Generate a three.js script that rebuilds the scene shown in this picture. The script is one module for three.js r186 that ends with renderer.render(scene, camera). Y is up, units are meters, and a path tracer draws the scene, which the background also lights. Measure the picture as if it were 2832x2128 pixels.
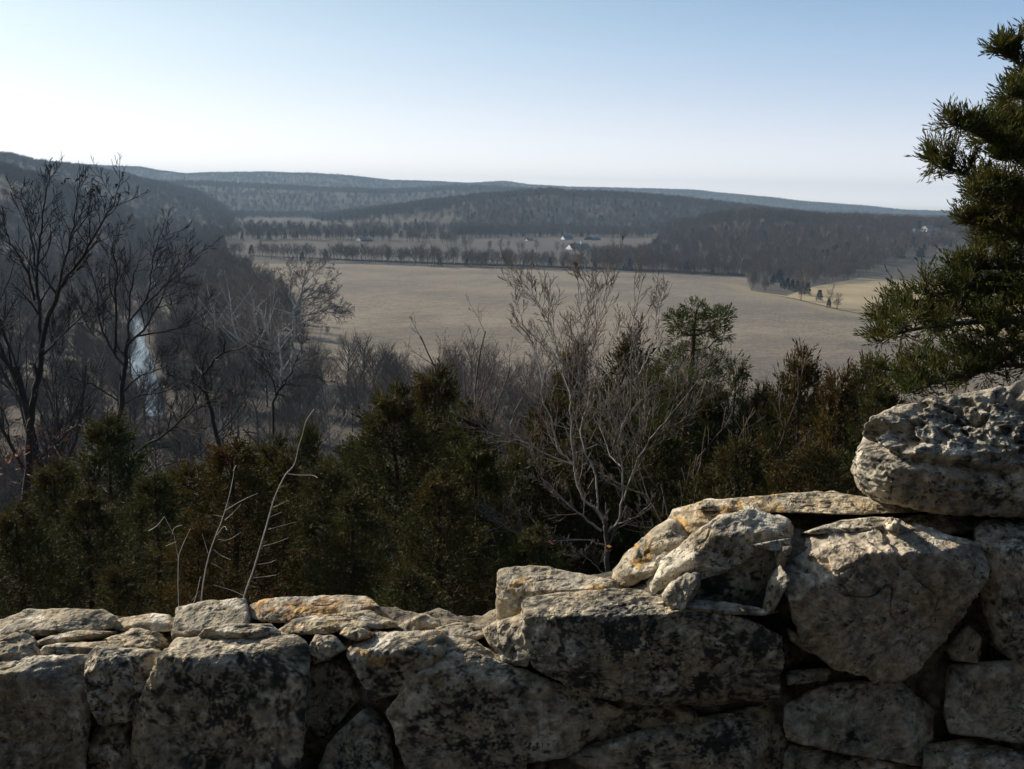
import * as THREE from 'three';
import { ImprovedNoise } from 'three/addons/math/ImprovedNoise.js';

const sst = (a, b, x) => { const t = Math.min(1, Math.max(0, (x - a) / (b - a))); return t * t * (3 - 2 * t); };
// ---------------------------------------------------------------- camera, sky, sun, exposure
const scene = new THREE.Scene();
const EYE = 1.47, FLOOR = -48;
const camera = new THREE.PerspectiveCamera(41, 1024 / 769, 0.05, 30000);
camera.rotation.order = 'YXZ';
camera.rotation.set(THREE.MathUtils.degToRad(-10.2), 0, THREE.MathUtils.degToRad(1.2));
camera.position.set(0, EYE, 0);
camera.updateMatrixWorld(true);

const renderer = new THREE.WebGLRenderer({ antialias: true });
renderer.setSize(1024, 769);
renderer.toneMapping = THREE.LinearToneMapping;
renderer.toneMappingExposure = 1.1;
renderer.shadowMap.enabled = true;

const SUN_AZ = THREE.MathUtils.degToRad(-54), SUN_EL = THREE.MathUtils.degToRad(29);
const sunDir = new THREE.Vector3(Math.sin(SUN_AZ) * Math.cos(SUN_EL), Math.sin(SUN_EL), -Math.cos(SUN_AZ) * Math.cos(SUN_EL));
const sun = new THREE.DirectionalLight(new THREE.Color().setRGB(1.0, 0.9, 0.74), 5.0);
sun.name = 'sun';
sun.position.copy(sunDir).multiplyScalar(400);
sun.castShadow = true;
sun.shadow.mapSize.set(2048, 2048);
Object.assign(sun.shadow.camera, { left: -300, right: 300, top: 300, bottom: -300, near: 1, far: 1200 });
scene.add(sun, sun.target);

{ // clear winter sky: blue overhead, pale towards the horizon, a broad white glow round the sun
  const W = 1024, H = 512, data = new Float32Array(W * H * 4);
  const mix = (a, b, t) => a + (b - a) * t;
  for (let j = 0; j < H; j++) for (let i = 0; i < W; i++) {
    const el = ((j + 0.5) / H - 0.5) * Math.PI, az = ((i + 0.5) / W - 0.5) * 2 * Math.PI;
    const x = Math.cos(el) * Math.cos(az), y = Math.sin(el), z = Math.cos(el) * Math.sin(az);
    const c = Math.max(-1, Math.min(1, x * sunDir.x + y * sunDir.y + z * sunDir.z)), g = Math.acos(c);
    const e = Math.max(0, y);
    const hz = Math.exp(-Math.pow(e / 0.088, 1.2)), up = Math.exp(-Math.max(0, e - 0.14) / 0.26); // pale low down, deep blue overhead
    const dim = mix(1, 0.42, sst(0.45, 0.9, 0.5 - 0.5 * c)), wide = Math.exp(-Math.pow(g / 0.9, 2)), glow = 0.8 * Math.exp(-Math.pow(g / 0.32, 1.3));
    const top = [0.115, 0.315, 0.60], zen = [0.036, 0.09, 0.21], low = [1.18, 1.10, 1.06], gl = [1.05, 1.0, 0.8], gt = [0.58, 0.58, 0.38], gc = [1, 0.96, 0.85];
    for (let k = 0; k < 3; k++) data[(j * W + i) * 4 + k] = mix(mix(zen[k], top[k], up), low[k], hz) * dim + wide * mix(gt[k] * mix(0.35, 1, up), gl[k], hz) + glow * gc[k];
    data[(j * W + i) * 4 + 3] = 1;
  }
  const sky = new THREE.DataTexture(data, W, H, THREE.RGBAFormat, THREE.FloatType);
  sky.mapping = THREE.EquirectangularReflectionMapping;
  sky.magFilter = sky.minFilter = THREE.LinearFilter;
  sky.needsUpdate = true;
  scene.background = sky;
  scene.environment = sky;
}
scene.fog = new THREE.FogExp2(new THREE.Color().setRGB(0.56, 0.77, 1.0), 1.6e-4);

// ---------------------------------------------------------------- helpers
const V3 = (x = 0, y = 0, z = 0) => new THREE.Vector3(x, y, z);
const clamp = THREE.MathUtils.clamp, lerp = THREE.MathUtils.lerp;
function rng(seed) { let a = seed >>> 0; return () => { a = (a + 0x6D2B79F5) | 0; let t = Math.imul(a ^ (a >>> 15), 1 | a); t = (t + Math.imul(t ^ (t >>> 7), 61 | t)) ^ t; return ((t ^ (t >>> 14)) >>> 0) / 4294967296; }; }
const PN = new ImprovedNoise();
const noise = (x, y, z) => PN.noise(x + 137.3, y + 91.7, z + 53.1);
function fbm(x, y, z, o = 4) { let s = 0, a = 0.5, f = 1; for (let i = 0; i < o; i++) { s += a * noise(x * f, y * f, z * f); a *= 0.5; f *= 2.03; } return s; }
function ridged(x, y, z, o = 3) { let s = 0, a = 0.5, f = 1; for (let i = 0; i < o; i++) { s += a * (1 - 2 * Math.abs(noise(x * f, y * f, z * f))); a *= 0.5; f *= 2.1; } return s; }

// A sight line: where a point seen at a place in a 2212 x 1662 (or 2832 x 2128) survey view lies.
const FL = 831 / Math.tan(THREE.MathUtils.degToRad(20.5));
function sight(vx, vy) { return V3((vx - 1106) / FL, -(vy - 831) / FL, -1).applyQuaternion(camera.quaternion); }
function onDepth(vx, vy, d) { const r = sight(vx, vy); return r.multiplyScalar(-d / r.z).add(camera.position); }          // at z = -d
function onLevel(vx, vy, y = FLOOR) { const r = sight(vx, vy); return r.multiplyScalar((y - EYE) / r.y).add(camera.position); }
const S = 2212 / 2832;

const used = new Map();
function numbered(name) { const n = used.get(name) ?? 0; used.set(name, n + 1); return n ? `${name}_${String(n).padStart(3, '0')}` : name; }
function add(o, name, label, category, group, kind) {
  o.name = numbered(name);
  o.userData = {};
  if (label) o.userData.label = label;
  if (category) o.userData.category = category;
  if (group) o.userData.group = group;
  if (kind) o.userData.kind = kind;
  scene.add(o);
  return o;
}
function mesh(geo, mat, name, parent) {
  const m = new THREE.Mesh(geo, mat); m.castShadow = m.receiveShadow = true;
  if (name) m.name = name;
  if (parent) parent.add(m);
  return m;
}
class GB { // collects triangles with colours
  constructor() { this.p = []; this.i = []; this.c = []; }
  v(x, y, z, c) { this.p.push(x, y, z); if (c) this.c.push(c[0], c[1], c[2]); return this.p.length / 3 - 1; }
  t(a, b, c) { this.i.push(a, b, c); }
  tri(a, b, c, col) { const k = this.v(a.x, a.y, a.z, col); this.v(b.x, b.y, b.z, col); this.v(c.x, c.y, c.z, col); this.t(k, k + 1, k + 2); }
  tube(pts, rad, sides, col) { // pts: Vector3[], rad: number[]
    const n = pts.length; let up = V3(0.31, 0.2, 0.93); const rings = [];
    for (let k = 0; k < n; k++) {
      const t = V3().subVectors(pts[Math.min(k + 1, n - 1)], pts[Math.max(k - 1, 0)]).normalize();
      const a = V3().crossVectors(t, up); if (a.lengthSq() < 1e-4) a.set(1, 0, 0).cross(t); a.normalize();
      const b = V3().crossVectors(a, t).normalize(); up = b.clone();
      const ring = [];
      for (let s = 0; s < sides; s++) {
        const th = s / sides * Math.PI * 2, r = rad[k];
        ring.push(this.v(pts[k].x + (a.x * Math.cos(th) + b.x * Math.sin(th)) * r, pts[k].y + (a.y * Math.cos(th) + b.y * Math.sin(th)) * r, pts[k].z + (a.z * Math.cos(th) + b.z * Math.sin(th)) * r, col));
      }
      rings.push(ring);
      if (k) for (let s = 0; s < sides; s++) { const q = (s + 1) % sides, A = rings[k - 1]; this.t(A[s], A[q], ring[s]); this.t(A[q], ring[q], ring[s]); }
    }
  }
  geo(flat = false) {
    const g = new THREE.BufferGeometry();
    g.setAttribute('position', new THREE.Float32BufferAttribute(this.p, 3));
    if (this.c.length === this.p.length) g.setAttribute('color', new THREE.Float32BufferAttribute(this.c, 3));
    g.setIndex(this.i);
    if (!flat) g.computeVertexNormals();
    return g;
  }
}
const rgb = (r, g, b) => new THREE.Color().setRGB(r, g, b);
const std = (o) => new THREE.MeshStandardMaterial({ roughness: 0.95, metalness: 0, ...o });
// ---------------------------------------------------------------- the lie of the land
function crestLine(list) { return list.map(([x, y]) => { const r = sight(x, y); return [Math.atan2(r.x, -r.z), r.y / Math.hypot(r.x, r.z)]; }).sort((a, b) => a[0] - b[0]); }
function along(list, a) {
  if (a <= list[0][0]) return list[0][1];
  for (let k = 1; k < list.length; k++) if (a <= list[k][0]) { const t = (a - list[k - 1][0]) / (list[k][0] - list[k - 1][0]); return lerp(list[k - 1][1], list[k][1], t * t * (3 - 2 * t) * 0.5 + t * 0.5); }
  return list[list.length - 1][1];
}
const RIDGES = [
  { D: 1250, rise: 520, fall: 700, tree: 9, crest: [[-900, 350], [-300, 345], [0, 356], [70, 376], [130, 396], [200, 424], [260, 448], [340, 480]] },
  { D: 2150, rise: 900, fall: 900, tree: 9, crest: [[-900, 330], [-300, 310], [0, 330], [100, 350], [200, 362], [250, 372], [330, 392], [420, 412], [470, 438], [510, 468], [540, 500]] },
  { D: 3000, rise: 800, fall: 800, tree: 3, crest: [[100, 420], [300, 400], [430, 398], [560, 404], [700, 412], [830, 416], [900, 414], [980, 407], [1060, 408], [1150, 414], [1300, 425], [1500, 440], [1800, 470]] },
  { D: 4600, rise: 1300, fall: 1500, tree: 1, crest: [[-900, 380], [0, 365], [150, 358], [230, 363], [300, 365], [350, 374], [400, 380], [470, 377], [570, 376], [650, 379], [760, 385], [850, 394], [930, 396], [1010, 400], [1090, 396], [1150, 404], [1250, 409], [1400, 412], [1500, 415], [1560, 422], [1650, 430], [1750, 441], [1850, 448], [1960, 459], [2060, 463], [2300, 468], [3100, 470]] },
  { D: 1750, rise: 470, fall: 600, tree: 10, crest: [[590, 520], [640, 492], [700, 470], [760, 458], [830, 446], [940, 431], [1050, 418], [1130, 411], [1190, 407], [1230, 412], [1300, 413], [1380, 417], [1450, 424], [1530, 432], [1600, 441], [1680, 452], [1800, 474], [1950, 510]] },
  { D: 1130, rise: 370, fall: 500, tree: 10, crest: [[1290, 545], [1340, 520], [1400, 502], [1480, 478], [1560, 459], [1640, 452], [1700, 457], [1760, 463], [1850, 466], [1920, 470], [2000, 474], [2060, 472], [2212, 478], [2500, 478], [3100, 470]] },
];
for (const r of RIDGES) r.line = crestLine(r.crest);
function profile(s) { // the bluff below the wall
  if (s <= 0) return -0.22;
  const k = -0.22 - 54 * (1 - Math.exp(-(s * 0.72) / 54 * (1 + s / 140)));
  return Math.max(k, FLOOR);
}
function ground(x, z) {
  const d = -z, dist = Math.hypot(x, z), az = Math.atan2(x, d);
  const s = d - 3.15 - 0.35 * noise(x * 0.21, 4.2, 0) + 0.004 * x * x * (Math.abs(x) < 40 ? 1 : 40 / Math.abs(x));
  let y = profile(s);
  if (s > 0 && y > FLOOR + 0.5) y += fbm(x * 0.11, 0.5, z * 0.11, 3) * Math.min(1.6, s * 0.25) * sst(FLOOR + 0.5, FLOOR + 6, y);
  if (dist > 600 && d > -200) {
    let h = 0;
    for (const r of RIDGES) {
      const t = dist - r.D; if (t < -r.rise || t > r.fall * 2.2) continue;
      const top = EYE + along(r.line, az) * r.D - r.tree - FLOOR; if (top <= 0) continue;
      let k = t < 0 ? sst(-r.rise, 0, t) : 1 - 0.75 * sst(0, r.fall * 2.2, t);
      const u = fbm(x / 420 + r.D, 1.3, z / 420, 4);
      const q = t < 0 ? 4 * k * (1 - k) : 0;
      h = Math.max(h, top * clamp(k + u * 0.55 * q, 0, 1.2));
    }
    y = FLOOR + h;
  }
  return y;
}
{ // one sheet, finer near the eye
  const rad = [0.01]; let r = 0.8; while (r < 5300) { rad.push(r); r *= r < 300 ? 1.075 : r < 2500 ? 1.035 : 1.05; } rad.push(5300);
  const ang = []; for (let a = -180; a < 180;) { ang.push(a * Math.PI / 180); a += Math.abs(a) < 38 ? 0.5 : 4; }
  const g = new GB();
  for (const R of rad) for (const a of ang) {
    const x = R * Math.sin(a), z = -R * Math.cos(a), y = ground(x, z);
    const n = fbm(x * 0.06, 3, z * 0.06, 4), m = fbm(x * 1.3, 7, z * 1.3, 3);
    const w = R < 4 ? 1 : 0; // trodden earth by the wall, leaf litter elsewhere
    const c = w ? [0.05 + m * 0.03, 0.04 + m * 0.024, 0.03 + m * 0.018] : [0.066 + n * 0.04 + m * 0.022, 0.05 + n * 0.03 + m * 0.017, 0.035 + n * 0.02 + m * 0.012];
    g.v(x, y, z, c);
  }
  const A = ang.length;
  for (let i = 0; i + 1 < rad.length; i++) for (let k = 0; k < A; k++) { const q = (k + 1) % A; g.t(i * A + k, i * A + q, i * A + A + k); g.t(i * A + q, i * A + A + q, i * A + A + k); }
  const m = mesh(g.geo(), std({ vertexColors: true }));
  add(m, 'ground', 'brown leaf-littered ground running down the bluff, over the valley and hills', 'ground', null, 'structure');
}

// ---------------------------------------------------------------- fields, road, river: sheets on the valley floor
const AREAS = {
  main: [[470, 558], [600, 564], [800, 572], [1000, 579], [1250, 586], [1450, 592], [1612, 600], [1622, 628], [1720, 648], [1800, 668], [1880, 684], [2010, 704], [2212, 740], [2400, 790], [2400, 880], [1900, 870], [1500, 862], [1150, 858], [900, 842], [800, 838], [700, 836], [652, 800], [668, 742], [655, 700], [600, 640], [540, 600]],
  strip: [[480, 532], [620, 531], [800, 533], [960, 537], [1010, 545], [1100, 548], [1240, 556], [1300, 578], [1150, 572], [1000, 568], [800, 562], [640, 557], [486, 552]],
  farm: [[966, 536], [1000, 528], [1200, 525], [1420, 527], [1430, 541], [1400, 556], [1330, 562], [1240, 555], [1100, 547], [1016, 544]],
  plough: [[505, 480], [560, 476], [680, 478], [700, 488], [812, 506], [700, 508], [560, 506], [500, 500]],
  meadow: [[1634, 631], [1662, 637], [1700, 640], [1745, 622], [1800, 612], [1850, 603], [1900, 590], [1960, 583], [2070, 580], [2400, 598], [2400, 780], [2212, 738], [2010, 702], [1880, 682], [1800, 666], [1720, 646]],
};
const PLOTS = {};
function inside(poly, x, z) { let c = false; for (let i = 0, j = poly.length - 1; i < poly.length; j = i++) { const a = poly[i], b = poly[j]; if ((a.z > z) !== (b.z > z) && x < (b.x - a.x) * (z - a.z) / (b.z - a.z) + a.x) c = !c; } return c; }
function rawTexture(w, h, f, srgb = false) {
  const d = new Uint8Array(w * h * 4);
  for (let j = 0; j < h; j++) for (let i = 0; i < w; i++) { const c = f(i / w, j / h); const o = (j * w + i) * 4; for (let k = 0; k < 3; k++) d[o + k] = clamp(Math.round(Math.pow(Math.max(c[k], 0), 1 / 2.2) * 255), 0, 255); d[o + 3] = 255; }
  const t = new THREE.DataTexture(d, w, h); t.magFilter = THREE.LinearFilter; t.minFilter = THREE.LinearMipmapLinearFilter; t.generateMipmaps = true; t.colorSpace = THREE.SRGBColorSpace; t.wrapS = t.wrapT = THREE.RepeatWrapping; t.needsUpdate = true; return t;
}
function plot(name, pts, lift, label, color) {
  const P = pts.map(([x, y]) => onLevel(x, y)); PLOTS[name] = P;
  const shape = new THREE.Shape(P.map((p) => new THREE.Vector2(p.x, -p.z)));
  const g = new THREE.ShapeGeometry(shape); g.rotateX(-Math.PI / 2);
  const bb = new THREE.Box3().setFromObject(new THREE.Mesh(g)), w = bb.max.x - bb.min.x, h = bb.max.z - bb.min.z;
  const pos = g.attributes.position, uv = g.attributes.uv;
  for (let k = 0; k < pos.count; k++) uv.setXY(k, (pos.getX(k) - bb.min.x) / w, (pos.getZ(k) - bb.min.z) / h);
  const N = name === 'stubble_field' ? 1500 : 512, tex = rawTexture(N, N, (u, v) => color(bb.min.x + u * w, bb.min.z + v * h));
  tex.wrapS = tex.wrapT = THREE.ClampToEdgeWrapping;
  const m = mesh(g, std({ map: tex, roughness: 1 })); m.position.y = FLOOR + lift;
  return add(m, name, label, 'field', null, 'structure');
}
const tone = (c, k) => [c[0] * k, c[1] * k, c[2] * k];
const mix3 = (a, b, t) => [lerp(a[0], b[0], t), lerp(a[1], b[1], t), lerp(a[2], b[2], t)];
const HEAD = [[1560, 612], [1600, 622], [1640, 634], [1720, 650], [1800, 670], [1880, 687], [2010, 708]].map(([x, y]) => onLevel(x, y));
plot('stubble_field', AREAS.main, 0.10, 'wide bare grey-brown stubble field filling the valley floor', (x, z) => {
  const n = fbm(x / 60, 0, z / 60, 4), st = noise((x * 0.8 + z * 0.22) / 3.2, 3, (z - x * 0.2) / 55) * 0.5 + noise((x + 30 * noise(x / 160, 1, z / 160)) / 9, 5, z / 120) * 0.5, f = noise(x / 1.1, 9, z / 1.1);
  let c = mix3([0.205, 0.163, 0.114], [0.142, 0.113, 0.080], sst(-0.25, 0.3, n));
  const rw = x * 0.55 + z * 0.83 + 22 * noise(x / 150, 2, z / 150); c = tone(c, 1 + f * 0.55 + 0.45 * fbm(x / 7, 6, z / 4, 3) + 0.16 * noise(rw / 1.2, 1, 0.5) + 0.16 * st + 0.45 * fbm(x / 110, 9, z / 70, 3));
  // a track of dry yellow-green grass round the headland
  const a = onHead(x, z); if (a > 0) c = mix3(c, [0.25, 0.205, 0.095], a * (0.6 + 0.4 * f));
  return c;
});
function onHead(x, z) { // distance to the right headland line
  let best = 1e9; for (let k = 0; k + 1 < HEAD.length; k++) { const a = HEAD[k], b = HEAD[k + 1], dx = b.x - a.x, dz = b.z - a.z, t = clamp(((x - a.x) * dx + (z - a.z) * dz) / (dx * dx + dz * dz), 0, 1); best = Math.min(best, Math.hypot(x - a.x - dx * t, z - a.z - dz * t)); }
  return 1 - sst(4, 9, best + 4 * noise(x / 14, 2, z / 14));
}
plot('stubble_strip', AREAS.strip, 0.10, 'pale strip of stubble field beyond the hedgerow', (x, z) => tone([0.25, 0.215, 0.165], 1 + 0.22 * fbm(x / 30, 2, z / 30, 4) + 0.1 * noise(x / 3, 1, z / 3)));
plot('farm_pasture', AREAS.farm, 0.14, 'tawny grass pasture round the farm buildings', (x, z) => mix3([0.34, 0.215, 0.105], [0.18, 0.14, 0.075], sst(-0.25, 0.3, fbm(x / 34, 5, z / 16, 4))));
plot('ploughed_field', AREAS.plough, 0.10, 'brown ploughed field beside the pale lane', (x, z) => tone([0.19, 0.145, 0.11], 1 + 0.3 * fbm(x / 50, 8, z / 50, 4)));
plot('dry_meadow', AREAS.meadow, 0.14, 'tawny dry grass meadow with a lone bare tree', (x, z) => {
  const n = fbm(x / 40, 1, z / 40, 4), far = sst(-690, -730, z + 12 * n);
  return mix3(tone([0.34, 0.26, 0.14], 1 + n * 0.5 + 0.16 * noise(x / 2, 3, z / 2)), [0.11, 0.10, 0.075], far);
});
function ribbon(pts, widths, lift, mat) {
  const g = new GB();
  const c = new THREE.CatmullRomCurve3(pts), N = pts.length * 10, L = pts.length - 1;
  for (let k = 0; k <= N; k++) {
    const p = c.getPoint(k / N), t = c.getTangent(k / N), i = Math.min(L - 1, Math.floor(k / N * L)), w = lerp(widths[i], widths[i + 1], k / N * L - i) / 2 * (1 + 0.2 * noise(k * 0.17, 2, 1));
    const n = V3(-t.z, 0, t.x).normalize();
    g.v(p.x + n.x * w, p.y + lift, p.z + n.z * w); g.v(p.x - n.x * w, p.y + lift, p.z - n.z * w);
    if (k) { const a = (k - 1) * 2; g.t(a, a + 2, a + 1); g.t(a + 1, a + 2, a + 3); }
  }
  const o = g.geo(); const nn = o.attributes.normal; for (let k = 0; k < nn.count; k++) nn.setXYZ(k, 0, 1, 0);
  return mesh(o, mat);
}
const RIVER = [[338, 900], [330, 870], [318, 830], [300, 780], [290, 730], [298, 690], [325, 650], [345, 620], [335, 590], [318, 572], [260, 562], [180, 556], [60, 551], [-120, 548]].map(([x, y]) => onLevel(x, y));
const RIVER_W = [3, 5, 6.5, 7.5, 7, 6, 4, 5, 10, 20, 14, 11, 11, 11];
add(ribbon(RIVER, RIVER_W, 0.12, std({ color: rgb(0.02, 0.026, 0.03), roughness: 0.07 })), 'river', 'shining river winding between the bare trees of the valley', 'river', null, 'structure');
const BAR = [[332, 575], [355, 572], [372, 573], [384, 578]].map(([x, y]) => onLevel(x, y));
add(ribbon(BAR, [6, 14, 14, 5], 0.2, std({ color: rgb(0.42, 0.33, 0.25) })), 'gravel_bar', 'pale sandy bar at the far bend of the river', 'sandbank', null, 'structure');
const LANE = [[735, 470], [752, 477], [790, 485], [830, 494], [868, 503]].map(([x, y]) => onLevel(x, y));
add(ribbon(LANE, [7, 6, 6, 6, 6], 0.18, std({ color: rgb(0.55, 0.52, 0.48) })), 'lane', 'pale gravel lane beside the brown ploughed field', 'road', null, 'structure');
const ROAD = [[-60, 985], [120, 984], [260, 986], [360, 989], [450, 993], [560, 1000], [700, 1010]].map(([x, y]) => onLevel(x, y));
const riverPts = new THREE.CatmullRomCurve3(RIVER).getPoints(90);
const roadPts = new THREE.CatmullRomCurve3(ROAD).getPoints(40), lanePts = new THREE.CatmullRomCurve3(LANE).getPoints(20);
const near = (pts, x, z, w) => pts.some((p) => (p.x - x) ** 2 + (p.z - z) ** 2 < w * w);
// ---------------------------------------------------------------- rubble wall
// Surveyed outlines come from enlarged views; each k-function takes such a view's places to the survey view.
const kv = (ox, oy, s) => (x, y) => [(ox + x / s) * S, (oy + y / s) * S];
const k0 = kv(0, 1600, 4.424), k1 = kv(0, 1560, 2.212), k2 = kv(900, 1500, 2.212), k3 = kv(1832, 1000, 1.473), k6 = kv(2300, 1000, 3.323), k7 = kv(1650, 1350, 3.403);
const K = (k, ...a) => a.map(([x, y]) => k(x, y));
function hull(P) { // convex outline, in the view
  const p = [...P].sort((a, b) => a[0] - b[0] || a[1] - b[1]), cr = (o, a, b) => (a[0] - o[0]) * (b[1] - o[1]) - (a[1] - o[1]) * (b[0] - o[0]);
  const lo = [], up = [];
  for (const q of p) { while (lo.length > 1 && cr(lo[lo.length - 2], lo[lo.length - 1], q) <= 0) lo.pop(); lo.push(q); }
  for (const q of p.reverse()) { while (up.length > 1 && cr(up[up.length - 2], up[up.length - 1], q) <= 0) up.pop(); up.push(q); }
  return lo.slice(0, -1).concat(up.slice(0, -1));
}
const CREAM = [0.43, 0.365, 0.265], GREY = [0.32, 0.295, 0.25], BUFF = [0.36, 0.275, 0.17], BLACK = [0.022, 0.022, 0.021], ORANGE = [0.44, 0.27, 0.085], WHITE = [0.60, 0.555, 0.475], RUST = [0.33, 0.185, 0.085], MOSS = [0.20, 0.20, 0.13];
function rockColour(p, q) { // limestone: mottled, with black, white and orange lichen crusts in patches
  const s = q.seed * 7.13, sc = q.sc, x = p.x * sc + s, y = p.y * sc, z = p.z * sc;
  let c = tone(mix3(mix3(q.base ?? CREAM, GREY, clamp(0.45 + 1.4 * fbm(x * 7, y * 7, z * 7, 3), 0, 1)), BUFF, clamp(0.15 + 1.6 * fbm(x * 4.3 + 9, y * 4.3, z * 4.3, 3), 0, 0.75)), q.tone);
  c = tone(c, 1 + 0.5 * fbm(x * 55, y * 55, z * 55, 3) + 0.25 * noise(x * 160, y * 160, z * 160));
  const veins = ridged(x * 9 + 4, y * 9, z * 9, 3); if (veins > 0.62) c = tone(c, 1 - 1.6 * (veins - 0.62));
  const w = fbm(x * 8 + 31, y * 8, z * 8, 4) + 0.25 * fbm(x * 40, y * 40, z * 40, 2); c = mix3(c, WHITE, sst(0.30 - (q.white ?? 0.12), 0.40 - (q.white ?? 0.12), w) * 0.8);
  if (q.orange) { const o = fbm(x * 10 + 71, y * 24, z * 10, 4) + 0.3 * fbm(x * 60, y * 60, z * 60, 2); c = mix3(c, o > 0.22 ? ORANGE : RUST, sst(0.26 - q.orange, 0.36 - q.orange, o) * 0.85); }
  const b = 0.85 * fbm(x * 8 + 17, y * 8, z * 8, 3) + 0.8 * fbm(x * 34, y * 34, z * 34, 3) + 0.4 * noise(x * 110, y * 110, z * 110);
  const k = q.black ?? 0.25; c = mix3(c, BLACK, sst(0.36 - k, 0.62 - k, b) * 0.93);
  const sp = noise(x * 48 + 5, y * 48, z * 48); if (sp > 0.52) c = mix3(c, BLACK, 0.7 * sst(0.52, 0.62, sp));
  return c;
}
function tileNoise(P, sd) { const h = (i, j) => { const v = Math.sin(i * 127.1 + j * 311.7 + sd * 74.7) * 43758.5453; return v - Math.floor(v); }; return (u, v) => { const x = u * P, y = v * P, i = Math.floor(x), j = Math.floor(y), a = x - i, b = y - j, s = a * a * (3 - 2 * a), t = b * b * (3 - 2 * b), m = (k) => ((k % P) + P) % P; return lerp(lerp(h(m(i), m(j)), h(m(i + 1), m(j)), s), lerp(h(m(i), m(j + 1)), h(m(i + 1), m(j + 1)), s), t) * 2 - 1; }; }
const TN = [12, 25, 51, 103, 207].map((p, i) => tileNoise(p, i + 1)), tfb = (u, v, a, b) => { let s = 0, w = 1; for (let k = a; k <= b; k++) { s += w * TN[k](u, v); w *= 0.62; } return s; };
const grain = (dots, o) => rawTexture(1024, 1024, (u, v) => { // mineral grain, small dark lichen dots; one tile is 0.55 m
  u += o; const g = tfb(u, v, 1, 4), d = tfb(u + 0.37, v + 0.11, 2, 4), k = sst(dots, dots + 0.16, d + 0.5 * TN[0](u, v)) * 0.8, l = sst(0.6, 0.9, tfb(u + 0.7, v + 0.2, 1, 3)); const c = [0.62 + 0.26 * g, 0.61 + 0.25 * g, 0.59 + 0.24 * g].map((x) => lerp(clamp(x, 0.08, 1), 0.06, k)); return mix3(c, [0.95, 0.94, 0.9], l * 0.6);
});
const grainTex = grain(0.8, 0), grains = [grain(1.15, 0.2), grainTex, grain(0.95, 0.6)];
const reliefTex = (() => { const N = 1024, d = new Uint8Array(N * N * 4); for (let j = 0; j < N; j++) for (let i = 0; i < N; i++) { const u = i / N, v = j / N, h = 0.5 + 0.2 * tfb(u + 0.2, v, 1, 4) - 0.3 * sst(0.5, 0.9, tfb(u, v + 0.4, 2, 4)); d.fill(clamp(Math.round(h * 255), 0, 255), (j * N + i) * 4, (j * N + i) * 4 + 3); d[(j * N + i) * 4 + 3] = 255; } const t = new THREE.DataTexture(d, N, N); t.magFilter = THREE.LinearFilter; t.wrapS = t.wrapT = THREE.RepeatWrapping; t.needsUpdate = true; return t; })();
function facedUV(g, ox = 0, oy = 0) { // metres across and up the slanting face of the wall
  const p = g.attributes.position, uv = new Float32Array(p.count * 2); for (let k = 0; k < p.count; k++) { uv[k * 2] = (p.getX(k) + 0.13 * p.getZ(k)) / 0.55 + ox; uv[k * 2 + 1] = (p.getY(k) * 0.87 - p.getZ(k) * 0.62) / 0.55 + oy; } g.setAttribute('uv', new THREE.BufferAttribute(uv, 2)); return g;
}
function relief(x, y, z, q) { // outward displacement in metres
  const s = q.seed * 3.7; x += s;
  const a = fbm(x * 8, y * 8, z * 8, 3), t = a * 5, led = (Math.floor(t) + sst(0.35, 0.65, t - Math.floor(t))) / 5;
  const bed = y + (q.dip ?? 0) * x, strat = q.strata ? q.strata * 0.012 * (noise(x * 4, bed * 60 + 3 * noise(x * 6, y * 6, z * 6), z * 4) + 0.5 * noise(x * 9, bed * 130, z * 9)) : 0;
  const ck = noise(x * 4.2 + 0.6 * noise(x * 9, y * 9, z * 9), y * 4.2 + 7, z * 4.2 + 0.5 * noise(x * 11, y * 11, z * 11)), crack = (q.crack ?? 0.5) * (1 - sst(0.0, 0.035, Math.abs(ck)));
  return -0.011 * crack + (q.rough ?? 1) * (0.018 * (0.3 * a + 0.7 * led) + 0.010 * fbm(x * 30, y * 30, z * 30, 3) + 0.005 * ridged(x * 55, y * 55, z * 55, 2) - 0.002) + strat;
}
function pits(x, y, z, f = 11.5) { // solution hollows in the boulder
  let best = 9, second = 9; x *= f; y *= f * 1.25; z *= f;
  const X = Math.floor(x), Y = Math.floor(y), Z = Math.floor(z);
  for (let i = -1; i < 2; i++) for (let j = -1; j < 2; j++) for (let k = -1; k < 2; k++) {
    const h = Math.sin((X + i) * 127.1 + (Y + j) * 311.7 + (Z + k) * 74.7) * 43758.5453, r1 = h - Math.floor(h), h2 = h * 1.731 + 11.3, r2 = h2 - Math.floor(h2), h3 = h * 2.917 + 5.1, r3 = h3 - Math.floor(h3);
    const dd = Math.hypot(X + i + r1 - x, Y + j + r2 - y, Z + k + r3 - z); if (dd < best) { second = best; best = dd; } else if (dd < second) second = dd;
  }
  return 1 - sst(0.22, 0.5, best);
}
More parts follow.
